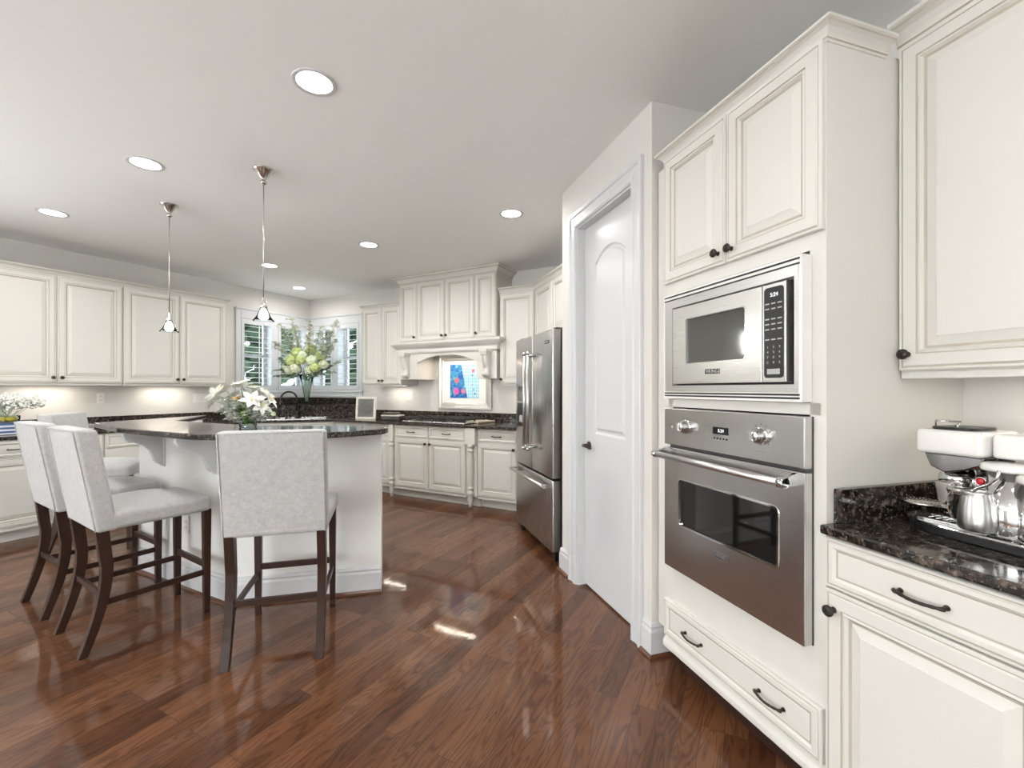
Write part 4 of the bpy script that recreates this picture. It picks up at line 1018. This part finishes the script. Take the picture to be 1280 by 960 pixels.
# small relief tile in a pale frame
p = px(457, 524, CT)
tl = thing('framed_tile', 'small grey relief tile in a distressed pale frame standing beside the sink ledge', 'decor', (p[0], p[1], CT+.001), R(20))
bm = B(); frame_hole(bm, rrect(-.14, .14, 0, .30, .004, 2), rrect(-.11, .11, .03, .27, .004, 2), -.012, .012); f_ = obj('frame', bm, 'distress', tl, rot=(R(-5),0,0), bevel=.002)
bm = B(); bx(bm, -.112, .112, -.004, .008, .028, .272); obj('relief_panel', bm, 'greyglass', f_)
bm = B()
for i in range(3):
    r_ = .03+.03*i; tube(bm, [(r_*cos(R(a)), -.006, .15+r_*sin(R(a))) for a in range(0, 361, 20)], .0035, 6)
for i in range(8):
    a = pi/4*i; tube(bm, [(.03*cos(a), -.006, .15+.03*sin(a)), (.062*cos(a+.35), -.007, .15+.062*sin(a+.35)), (.09*cos(a), -.006, .15+.09*sin(a))], .003, 5)
obj('relief_ornament', bm, 'greyglass', f_)
# patterned tins beside the cooktop
p = px(484, 526, CT)
tn = thing('patterned_tin', 'dark patterned low tin box with a pale lid strip beside the cooktop', 'box', (p[0]+.0, p[1]+.10, CT), R(12))
bm = B(); rbox(bm, (0, 0, .028), (.13, .07, .028), .008, 2, 1); obj('tin_body', bm, 'darkpat', tn, smooth=True)
bm = B(); rbox(bm, (0, 0, .064), (.132, .072, .008), .006, 2, 1); obj('lid_band', bm, 'distress', tn, smooth=True)
bm = B(); rbox(bm, (-.02, 0, .086), (.10, .06, .014), .006, 2, 1); obj('lid', bm, 'darkpat', tn, smooth=True)
# folded striped towel at the right end of the cooktop
def stripe(name, c1, c2, sc, axis):
    m, nt, b = new_mat(name); N = nt.nodes; L = nt.links
    tc = N.new('ShaderNodeTexCoord'); sp = N.new('ShaderNodeSeparateXYZ'); L.new(tc.outputs['Object'], sp.inputs[0])
    a = N.new('ShaderNodeMath'); a.operation = 'MULTIPLY'; a.inputs[1].default_value = sc; L.new(sp.outputs[axis], a.inputs[0])
    f = N.new('ShaderNodeMath'); f.operation = 'FRACT'; L.new(a.outputs[0], f.inputs[0])
    g = N.new('ShaderNodeMath'); g.operation = 'GREATER_THAN'; g.inputs[1].default_value = .5; L.new(f.outputs[0], g.inputs[0])
    mx = N.new('ShaderNodeMix'); mx.data_type = 'RGBA'; mx.inputs[6].default_value = (*c1, 1); mx.inputs[7].default_value = (*c2, 1)
    L.new(g.outputs[0], mx.inputs[0]); L.new(mx.outputs[2], b.inputs['Base Color']); b.inputs['Roughness'].default_value = .8
    M[name] = m
stripe('towel_stripes', (.62, .56, .45), (.40, .35, .27), 26, 0)
stripe('navy_and_white_stripes', (.72, .74, .80), (.09, .14, .32), 30, 2)
p = px(594, 529, CT)
bm = B(); rbox(bm, (0, 0, .012), (.105, .15, .012), .008, 2, 8, lambda w: Vector((w.x, w.y, w.z*(1+.25*sin(w.x*40)*cos(w.y*22)))))
tag(obj('folded_towel', bm, 'towel_stripes', loc=(p[0], p[1]+.12, CT+.001), rot=(0,0,R(-12)), smooth=True), 'folded beige striped kitchen towel on the granite right of the cooktop', 'towel')
# faucet and dispensers at the sink
def sink_at(x, n_): # point on the diagonal frame in front of the ledge seen at pixel column x
    r = (x-640)/FPX; dx, dy = cos(YAW)*r-sin(YAW), sin(YAW)*r+cos(YAW); k = n_*sqrt(2)/(dy-dx); return (dx*k, dy*k)
fp = sink_at(371, 6.80)
fa = thing('kitchen_faucet', 'dark bronze gooseneck faucet standing behind the corner sink', 'faucet', (*fp, CT+.0005), R(45))
bm = B(); lathe(bm, [(.030,0),(.030,.006),(.022,.012),(.018,.05),(.019,.09),(.014,.10)], 20); obj('faucet_base', bm, 'bronze', fa)
bm = B(); tube(bm, [(0,0,.09),(0,0,.26)]+[(-.02-.075+.095*cos(R(a)), -.0-.02*(1-cos(R(a))), .27+.095*sin(R(a))) for a in range(0, 181, 15)]+[(-.195,-.05,.235)], .0125, 12); obj('gooseneck', bm, 'bronze', fa)
bm = B(); tube(bm, [(-.193,-.045,.25),(-.205,-.055,.15)], [.015,.021], 14); obj('spray_head', bm, 'bronze', fa)
bm = B(); tube(bm, [(.018,0,.075),(.06,-.02,.10),(.085,-.03,.135)], [.008,.006,.005], 8); obj('lever', bm, 'bronze', fa)
for x, lb in ((358, 'dark bronze soap dispenser left of the kitchen faucet'), (343, 'dark bronze soap pump furthest left of the faucet')):
    q = sink_at(x, 6.78); d = thing('soap_dispenser', lb, 'soap dispenser', (*q, CT+.0005), R(45))
    bm = B(); lathe(bm, [(.020,0),(.020,.006),(.012,.012),(.011,.08),(.014,.085),(.014,.10),(.004,.105)], 16); obj('dispenser_body', bm, 'bronze', d)
    bm = B(); tube(bm, [(0,0,.10),(0,0,.125),(0,-.05,.125),(0,-.06,.118)], .005, 8); obj('nozzle', bm, 'bronze', d)
bm = B()
sk = [(-.36,.10),(.36,.10),(.36,.48),(-.36,.48)]
c_, s_ = cos(R(45)), sin(R(45))
def frame_top(bm, rect, z0, z1):
    n = len(rect); ctr = (sum(p[0] for p in rect)/n, sum(p[1] for p in rect)/n)
    inr = [(ctr[0]+(x-ctr[0])*.93, ctr[1]+(y-ctr[1])*.90) for x, y in rect]
    a = [bm.verts.new((x, y, z1)) for x, y in rect]; b = [bm.verts.new((x, y, z1)) for x, y in inr]
    c = [bm.verts.new((x, y, z0)) for x, y in rect]; d = [bm.verts.new((x, y, z0)) for x, y in inr]
    for i in range(n):
        j = (i+1) % n
        for q in ((a[i],a[j],b[j],b[i]), (c[j],c[i],d[i],d[j]), (a[i],c[i],c[j],a[j]), (b[j],d[j],d[i],b[i])): bm.faces.new(q)
frame_top(bm, sk, 0, .006)
tag(obj('corner_sink', bm, 'steel', loc=(-5.245, 3.855, CT+.0005), rot=(0,0,R(45))), 'stainless rim of the corner sink below the windows', 'sink')

# ------------------------------------------------------------------ flowers
def petal(bm, base, d, L, wd, curl=.3, mi=0, n=5, up=Vector((0,0,1))):
    """a curved pointed petal growing from base along d"""
    d = Vector(d).normalized(); side = d.cross(up)
    if side.length < .05: side = d.cross(Vector((1,0,0)))
    side.normalize(); nrm = side.cross(d).normalized(); rows = []
    for i in range(n+1):
        t = i/n; w = wd*sin(pi*min(1, t*.92+.04))**.8*(1 if t < .98 else .2)
        c = Vector(base)+d*L*t - nrm*curl*L*t*t
        rows.append([bm.verts.new(c-side*w+nrm*w*.35), bm.verts.new(c), bm.verts.new(c+side*w+nrm*w*.35)])
    for i in range(n):
        for j in range(2):
            f = bm.faces.new((rows[i][j], rows[i][j+1], rows[i+1][j+1], rows[i+1][j])); f.material_index = mi; f.smooth = True
def ball(bm, c, r, sub=1, mi=0, sq=1):
    res = bmesh.ops.create_icosphere(bm, subdivisions=sub, radius=1, matrix=Matrix.Translation(c) @ Matrix.Diagonal((r, r, r*sq, 1)))
    for v in res['verts']:
        for f in v.link_faces: f.material_index = mi; f.smooth = True
def rdir(u0, u1):
    a = random.uniform(0, 2*pi); z = random.uniform(u0, u1); q = sqrt(max(0, 1-z*z)); return Vector((q*cos(a), q*sin(a), z))
def curve_pts(a, b, bow, n=6):
    a, b = Vector(a), Vector(b); mid = (a+b)/2+Vector(bow); return [a*(1-t)**2+mid*2*t*(1-t)+b*t*t for t in [i/n for i in range(n+1)]]
def flower_thing(kind, label, cat, base, tip, parts, group, rstem=.0022, bow=(0,0,0), stem_mat='stem'):
    o = thing(kind, label, cat, base, 0, group); tl = Vector(tip)-Vector(base); bm = B(); pts = curve_pts((0,0,0), tl, bow); tube(bm, pts, rstem, 6)
    obj('stem', bm, stem_mat, o); parts(o, tl, (pts[-1]-pts[-2]).normalized()); return o
def lily(size, mat='petal', opening=.9):
    def f(o, tip, d):
        bm = B()
        a0 = random.uniform(0, pi)
        q = d.to_track_quat('Z', 'Y')
        for i in range(6):
            a = a0+i*pi/3; v = q @ Vector((cos(a)*opening, sin(a)*opening, .65)); petal(bm, tip, v, size*random.uniform(.85, 1.05), size*.25, .35, up=q @ Vector((0,0,1)))
        obj('blossom', bm, mat, o)
        bm = B()
        for i in range(5):
            a = i*1.26; e = tip+q @ Vector((cos(a)*.25, sin(a)*.25, .8))*size*.6; tube(bm, [tip, e], .0008, 4); ball(bm, e, .0022)
        obj('stamens', bm, 'lemon', o)
    return f
def tulip(size, mat='petal'):
    def f(o, tip, d):
        bm = B(); q = d.to_track_quat('Z', 'Y')
        for i in range(6):
            a = i*pi/3; v = q @ Vector((cos(a)*.33, sin(a)*.33, 1)); petal(bm, tip-d*.003+(q @ Vector((cos(a), sin(a), 0)))*size*.08, v, size, size*.26, -.05, up=(q @ Vector((cos(a), sin(a), .001))))
        obj('blossom', bm, mat, o)
    return f
def leaves(n, L, wd, mat='leaf', lo=.3):
    def f(o, tip, d):
        bm = B()
        for i in range(n):
            t = lo+(1-lo)*i/n; v = rdir(-.1, .8); petal(bm, tip*t, v+d*.4, L*random.uniform(.7, 1.1), wd, .35)
        obj('leaves', bm, mat, o)
    return f
def cluster(rad, mat, n=60, fl=.010):
    def f(o, tip, d):
        bm = B()
        for i in range(n):
            v = Vector((0,0,0)); k = (i+.5)/n; ph = math.acos(1-2*k*.86); th = pi*(1+5**.5)*i
            v = Vector((cos(th)*sin(ph), sin(th)*sin(ph), cos(ph))); c = tip+v*rad*random.uniform(.88, 1.06)
            for j in range(4):
                a = j*pi/2+i; q = v.to_track_quat('Z', 'Y'); petal(bm, c, q @ Vector((cos(a), sin(a), .25)), fl, fl*.42, .1, n=2, up=v)
        ball(bm, tip, rad*.72, 2)
        obj('flower_head', bm, mat, o)
    return f
def blossoms_twig(n, size, mats=('petal', 'sage'), spread=.5):
    def f(o, tip, d):
        bm = B(); bt = B()
        for i in range(n):
            t = random.uniform(spread, 1.0); off_ = rdir(-.5, .9)*random.uniform(.01, .055); c = tip*t+off_
            tube(bt, [tip*t, c], .0009, 4)
            for j in range(5):
                a = j*1.2566+i; petal(bm, c, Vector((cos(a), sin(a), random.uniform(-.2, .7))), size*random.uniform(.7, 1.2), size*.36, .1, n=2, mi=0 if i % 3 else 1)
        obj('blossoms', bm, list(mats), o); obj('twiglets', bt, 'sage', o)
    return f
# --- vase of lilies and tulips on the island
random.seed(21)
vp = Vector(px(310, 534, 1.067)); vp.z = 1.068
vs = thing('glass_vase', 'short clear glass vase of white lilies standing on the island top', 'vase', vp)
bm = B(); lathe(bm, [(.0001,0),(.046,0),(.050,.004),(.050,.03),(.046,.07),(.050,.11),(.056,.125),(.054,.125),(.047,.11),(.043,.07),(.046,.03),(.044,.010),(.0001,.010)], 28, cap=False); obj('vase_body', bm, 'thinglass', vs)
Rg = Vector((cos(YAW), sin(YAW), 0)); Fd = Vector((-sin(YAW), cos(YAW), 0))
def at(v0, x, y_, z): return v0+Rg*x+Fd*y_+Vector((0,0,z))
G = 'flowers in the short vase on the island'
def rim(v0, r, z):
    a = random.uniform(0, 2*pi); return v0+Vector((cos(a)*r, sin(a)*r, z))
spec = [(-.18,-.06,.17),(-.09,.0,.19),(.055,-.05,.17),(.10,-.04,.14),(-.03,.05,.16),(-.20,.00,.205),(-.155,-.03,.20),(-.13,.05,.15),(-.055,.02,.255),(-.02,-.03,.275),(.03,.0,.24),(.075,.04,.215),(-.105,-.05,.235),(.0,.06,.21),(.13,.0,.18)]
for i, (x, y_, z) in enumerate(spec):
    flower_thing('lily', 'open white lily in the bouquet on the island', 'flower', rim(vp, .022, .02), at(vp, x, y_, z), lily(.078), 'white lilies on the island', bow=(0,0,.05))
for i, (x, y_, z) in enumerate([(-.14,-.04,.10),(-.12,.0,.06),(-.09,-.06,.085),(.10,-.03,.06),(.09,.03,.10),(-.07,-.05,.05),(-.05,-.06,.15),(.065,-.05,.13)]):
    flower_thing('white_blossom_sprig', 'sprig of small white blossoms low in the island bouquet', 'flower', rim(vp, .025, .02), at(vp, x, y_, z+.02), blossoms_twig(34, .024, ('petal', 'petal'), .62), 'small white blossom sprigs on the island', bow=(0,0,.04))
for i in range(20):
    x, y_ = random.uniform(-.06, .13), random.uniform(-.06, .05); z = random.uniform(.10, .20); b0 = rim(vp, .03, .05)
    bm = B(); e = at(vp, x, y_, z)-b0; L_ = e.length*1.15; petal(bm, (0,0,0), e, L_, .020, .18, n=8)
    tag(obj('tulip_leaf', bm, 'leaf', loc=b0), 'long green tulip leaf rising from the island bouquet', 'leaf', 'tulip leaves in the island bouquet')
flower_thing('tulip', 'drooping greenish tulip bud leaning out right of the island bouquet', 'flower', vp+Vector((0,0,.06)), at(vp, .165, -.02, .085), tulip(.030, 'hydrangea_pale'), None, .0025, (.0,0,-.01))
flower_thing('orange_lily_bud', 'pale orange flower at the middle of the island bouquet', 'flower', vp+Vector((0,0,.03)), at(vp, -.03, -.065, .185), lily(.035, 'orange', .6), None)
# --- tall trumpet vase by the sink
random.seed(5)
tp = sink_at(383.5, 6.66); tv = Vector((*tp, CT+.001))
t = thing('trumpet_vase', 'tall flared clear glass vase of green hydrangeas beside the faucet', 'vase', tv)
bm = B(); lathe(bm, [(.0001,0),(.060,0),(.060,.006),(.028,.012),(.024,.03),(.026,.18),(.034,.20),(.024,.215),(.030,.26),(.045,.36),(.066,.48),(.098,.60),(.095,.60),(.063,.482),(.042,.362),(.026,.265),(.020,.225),(.0001,.222)], 32, cap=False); obj('vase_body', bm, 'thinglass', t)
bm = B()
for i in range(14):
    a = i*2.4; r0 = .016; r1 = .05+.02*(i % 2); tube(bm, [(cos(a)*r0, sin(a)*r0, .235), (cos(a)*r1*.5, sin(a)*r1*.5, .40), (cos(a)*r1, sin(a)*r1, .58)], .0028, 6)
ss = obj('cut_stems', bm, 'sage', t)
m_per_px = 6.1/560
def tpix(x, y, y_=0): return at(tv, (x-383.5)*m_per_px, y_, CAMH-(y-486)*m_per_px*1.0-CT)
mouth = tv+Vector((0,0,.52))
for i, (x, y, y_, mt, rr) in enumerate([(375,442,-.08,'hydrangea',.062),(394,452,-.10,'hydrangea_pale',.060),(365,449,-.02,'hydrangea_pale',.058),(388,437,.02,'hydrangea',.055),(374,461,-.12,'hydrangea_pale',.060),(402,446,-.03,'hydrangea',.055),(391,463,-.08,'hydrangea_pale',.050),(382,451,-.15,'hydrangea',.050),(357,458,.03,'hydrangea_pale',.045),(383,446,-.12,'hydrangea_pale',.052),(398,460,-.12,'hydrangea',.05),(370,452,-.14,'hydrangea',.052),(366,463,-.08,'hydrangea_pale',.05),(406,456,-.05,'hydrangea_pale',.05)]):
    flower_thing('hydrangea', 'round lime green hydrangea head in the tall vase' if mt == 'hydrangea' else 'round pale green hydrangea head in the tall vase', 'flower', rim(mouth, .03, 0), tpix(x, y, y_), cluster(rr*1.15, mt, 130, .026), 'lime hydrangeas in the tall vase' if mt == 'hydrangea' else 'pale hydrangeas in the tall vase', .003)
for (x, y, y_) in [(350,404,0),(362,398,.05),(372,410,-.1),(345,428,-.05),(400,408,.05),(410,414,0),(420,402,.05),(424,425,-.1),(392,404,-.1),(352,418,.1),(382,414,.1),(412,432,.1)]:
    flower_thing('blossom_branch', 'tall branch of white blossom rising from the tall vase', 'branch', rim(mouth, .03, .0), tpix(x, y, y_), blossoms_twig(75, .036, ('petal', 'hydrangea_pale'), .36), 'white blossom branches in the tall vase', .0026, (0,0,.02), 'twig')
for (x, y, y_) in [(346,462,0),(352,450,-.08),(420,465,-.05),(412,458,.08),(426,452,0),(400,468,-.12),(350,470,-.1),(360,436,.1),(408,440,-.1)]:
    flower_thing('eucalyptus_sprig', 'grey green leafy sprig spilling from the tall vase', 'foliage', rim(mouth, .04, .03), tpix(x, y, y_), leaves(34, .065, .022, 'sage', .3), 'grey green sprigs in the tall vase', .002, (0,0,.06), 'stem')
# --- baby's breath on the left counter
random.seed(9)
b0 = Vector(fr(LW, 1.46, 5.86, CT+.001))
bxm = B(); rbox(bxm, (0,0,.05), (.075,.15,.05), .006, 2, 1)
tag(obj('striped_box', bxm, 'navy_and_white_stripes', loc=b0+Vector((.03,-.06,.0))), 'navy and white striped box on the left counter behind the bar stools', 'box')
v3 = b0+Vector((.03,-.03,.102))
t = thing('lemon_bowl_vase', 'low clear glass bowl of lemons and stems on the striped box', 'vase', v3)
bm = B(); lathe(bm, [(.0001,0),(.045,0),(.065,.015),(.072,.04),(.070,.065),(.067,.065),(.069,.04),(.062,.017),(.0001,.006)], 28, cap=False); obj('bowl', bm, 'thinglass', t)
for a in (0, 1.6, 3.2, 4.8):
    bm = B(); ball(bm, (0,0,0), .022, 2, sq=1.25); lo_ = obj('lemon', bm, 'lemon', loc=v3+Vector((.034*cos(a), .034*sin(a), .034)), rot=(R(70),0,a), smooth=True)
    tag(lo_, 'yellow lemon in the glass bowl under the baby\'s breath', 'lemon', 'lemons in the glass bowl')
def gyp(o, tip, d):
    bm = B(); bt = B()
    for i in range(75):
        v = rdir(-.6, 1)*random.uniform(.02, .075); c = tip+v
        if i % 3 == 0: tube(bt, [tip*.9, c], .0007, 4)
        ball(bm, c, random.uniform(.008, .014))
    obj('tiny_blossoms', bm, 'petal', o); obj('twiglets', bt, 'stem', o)
for i in range(18):
    x = random.uniform(-.19, .19); y_ = random.uniform(-.10, .10); z = .195-.9*x*x+random.uniform(-.03, .01)
    flower_thing('babys_breath_sprig', 'sprig of white baby\'s breath fanning out at the far left', 'flower', rim(v3, .03, .02), at(v3, x, y_, z), gyp, 'baby\'s breath sprigs on the left counter', .0016, (0,0,.02))
t = thing('serving_tray', 'pale low serving tray on the left counter behind the flowers', 'tray', fr(LW, 1.86, 5.98, CT+.001), LW)
bm = B(); rbox(bm, (0,0,.008), (.17,.12,.008), .006, 2, 1); obj('tray_base', bm, 'distress', t, smooth=True)
bm = B()
for a, b, c, d in ((-.17,.17,-.12,-.112),(-.17,.17,.112,.12),(-.17,-.162,-.112,.112),(.162,.17,-.112,.112)): bx(bm, a, b, c, d, .008, .05)
obj('tray_rim', bm, 'nickel', t, bevel=.002)

# ------------------------------------------------------------------ coffee machine and milk pitcher
cm = thing('coffee_machine', 'white and chrome espresso machine standing on the granite at the right edge', 'coffee machine', fr(A45, 0, 0, CT), A45)
def L(x, y, v):  # pixel column/row at depth v in the oven-wall frame -> local u,z
    r = (x-640)/FPX; t = v/((.956*r)+.294); return (.294*r-.956)*t, CAMH-(y-486)/FPX*t-CT
def oval(u0, u1, v0, v1, n=40, p=3.6):
    out = []
    for i in range(n):
        a = 2*pi*i/n; c, s = cos(a), sin(a)
        out.append(((u0+u1)/2+(u1-u0)/2*(abs(c)**(2/p))*(1 if c > 0 else -1), (v0+v1)/2+(v1-v0)/2*(abs(s)**(2/p))*(1 if s > 0 else -1)))
    return out
tu0, tu1, tv0, tv1 = -.965, -.42, 1.482, 1.84
bm = B(); prism(bm, oval(tu0+.006, tu1-.006, tv0+.006, tv1-.006), .0, .022); obj('tray_base', bm, 'black', cm, bevel=.003)
bm = B(); prism(bm, oval(tu0, tu1, tv0, tv1), .022, .030); obj('drip_tray', bm, 'chrome', cm, bevel=.003)
bm = B()
for i in range(22):
    u = tu0+.06+i*.018; bx(bm, u, u+.007, tv0+.035, tv0+.17, .030, .034)
for v in (tv0+.035, tv0+.10, tv0+.165): bx(bm, tu0+.06, tu0+.46, v, v+.005, .0305, .036)
obj('drip_grille', bm, 'chrome', cm)
# white head blocks
hu0, hu1 = -.925, -.768
bm = B(); rbox(bm, ((hu0+hu1)/2, 1.625, .254), ((hu1-hu0)/2, .085, .035), .014, 4, 3); obj('brew_head_cover', bm, 'white', cm, smooth=True)
bm = B(); prism(bm, oval(hu0+.02, hu1-.03, 1.56, 1.69, 28, 4), .289, .297); obj('head_lid', bm, 'black', cm, bevel=.003)
bm = B(); rbox(bm, (-.59, 1.67, .253), (.175, .10, .032), .010, 3, 3); obj('boiler_cover', bm, 'white', cm, smooth=True)
bm = B(); tube(bm, [(-.905,1.60,.290),(-.905,1.60,.312),(-.845,1.60,.312),(-.86,1.60,.292)], .003, 8); obj('wire_guard', bm, 'chrome', cm)
bm = B(); prism_y(bm, [(-.915,.2195),(-.775,.2195),(-.785,.195),(-.82,.178),(-.865,.165),(-.900,.180)], 1.565, 1.68); obj('head_underside', bm, 'chrome_dim', cm, bevel=.004)
bm = B(); lathe(bm, [(.030,.165),(.040,.160),(.043,.150),(.043,.138),(.036,.130),(.030,.112),(.018,.100),(.0001,.098)], 30, (-.865, 1.625, 0)); obj('group_head', bm, 'chrome', cm)
bm = B(); lathe(bm, [(.0001,.108),(.045,.108),(.048,.118),(.048,.126),(.042,.130),(.0001,.130)], 30, (-.825, 1.60, 0)); tube(bm, [(-.80,1.57,.118),(-.75,1.50,.112)], [.010,.012], 10); obj('portafilter', bm, 'nickel', cm)
bm = B(); prism_y(bm, [(-.895,.135),(-.855,.135),(-.862,.085),(-.875,.070),(-.888,.085)], 1.575, 1.60); obj('spout', bm, 'nickel', cm, bevel=.003)
bm = B(); bx(bm, -.875, -.865, 1.60, 1.62, .030, .105); obj('support_post', bm, 'black', cm, bevel=.002)
bm = B(); lathe(bm, [(.046,.030),(.046,.219)], 36, (-.805, 1.655, 0)); obj('boiler_column', bm, 'chrome', cm)
bm = B(); lathe(bm, [(.055,.030),(.055,.220)], 36, (-.665, 1.665, 0)); obj('rear_column', bm, 'chrome', cm)
bm = B(); bx(bm, -.78, -.70, 1.60, 1.63, .060, .19); obj('control_body', bm, 'nickel', cm, bevel=.006)
u, z = L(1224, 602, 1.59)
bm = B(); lathe(bm, [(.0095,0),(.0095,-.006),(.007,-.008),(.0001,-.008)], 24, (u, 1.60, z), axis='y'); bt = obj('brew_button', bm, 'red', cm)
bm = B(); tube(bm, [(u+.0115*cos(R(a)), 1.597, z+.0115*sin(R(a))) for a in range(0, 361, 15)], .002, 8); obj('button_ring', bm, 'chrome', bt)
# perforated cup plate at the left
bm = B(); lathe(bm, [(.0001,0),(.050,0),(.052,.003),(.050,.006),(.0001,.007)], 32, (-.93, 1.585, .062))
for i in range(5):
    for j in range(5):
        if (i-2)**2+(j-2)**2 < 7: lathe(bm, [(.003,.0072),(.002,.0088),(.0001,.009)], 8, (-.93+(i-2)*.016, 1.585+(j-2)*.016, .062))
obj('cup_plate', bm, 'nickel', cm)
bm = B(); bx(bm, -.885, -.86, 1.58, 1.592, .060, .068); obj('plate_arm', bm, 'nickel', cm)
# side canisters with white lids
for uc, vc, rr, zt, nm in ((-.712, 1.545, .046, .196, 'water'), (-.632, 1.515, .044, .178, 'bean')):
    bm = B(); lathe(bm, [(rr*.97,.032),(rr,.036),(rr,zt)], 36, (uc, vc, 0)); obj('canister', bm, 'chrome', cm)
    bm = B(); lathe(bm, [(rr+.010,zt+.001),(rr+.012,zt+.006),(rr+.010,zt+.015),(rr+.004,zt+.019),(.0001,zt+.020)], 36, (uc, vc, 0)); obj('canister_lid', bm, 'white', cm)
bm = B(); wp = [L(x, y, 1.49) for x, y in ((1250,588),(1247,598),(1236,606),(1222,610),(1212,617),(1208,628))]
tube(bm, [(u_, 1.49, z__) for u_, z__ in wp], .0045, 8); obj('steam_wand', bm, 'chrome', cm)
mpos = fr(A45, -.762, 1.510, CT+.0365)
mk = thing('milk_pitcher', 'stainless milk pitcher with a handle on the coffee machine drip tray', 'pitcher', mpos, A45+R(15))
bm = B(); lathe(bm, [(.0001,0),(.036,0),(.040,.004),(.041,.02),(.039,.045),(.034,.072),(.0325,.082),(.034,.088),(.031,.084),(.032,.07),(.037,.045),(.038,.02),(.036,.006),(.0001,.005)], 32, cap=False)
obj('pitcher_body', bm, 'steelL', mk)
bm = B(); petal(bm, (.028,0,.078), (1,0,.55), .022, .012, -.1, n=4); obj('pour_lip', bm, 'steelL', mk)
bm = B()
pts = [(-.032,0,.080),(-.052,0,.078),(-.060,0,.066),(-.058,0,.035),(-.050,0,.018),(-.040,0,.014)]
for i in range(len(pts)-1):
    a, b = pts[i], pts[i+1]; n_ = Vector((b[2]-a[2], 0, a[0]-b[0])).normalized()*.0012
    vs_ = [bm.verts.new((p[0]+s*n_.x, w_, p[2]+s*n_.z)) for p in (a, b) for w_ in (-.006, .006) for s in (-1, 1)]
    for f in ((0,1,3,2),(4,6,7,5),(0,4,5,1),(2,3,7,6),(0,2,6,4),(1,5,7,3)): bm.faces.new([vs_[k] for k in f])
obj('pitcher_handle', bm, 'chrome', mk)
mk.scale = (.97, .97, 1.18)
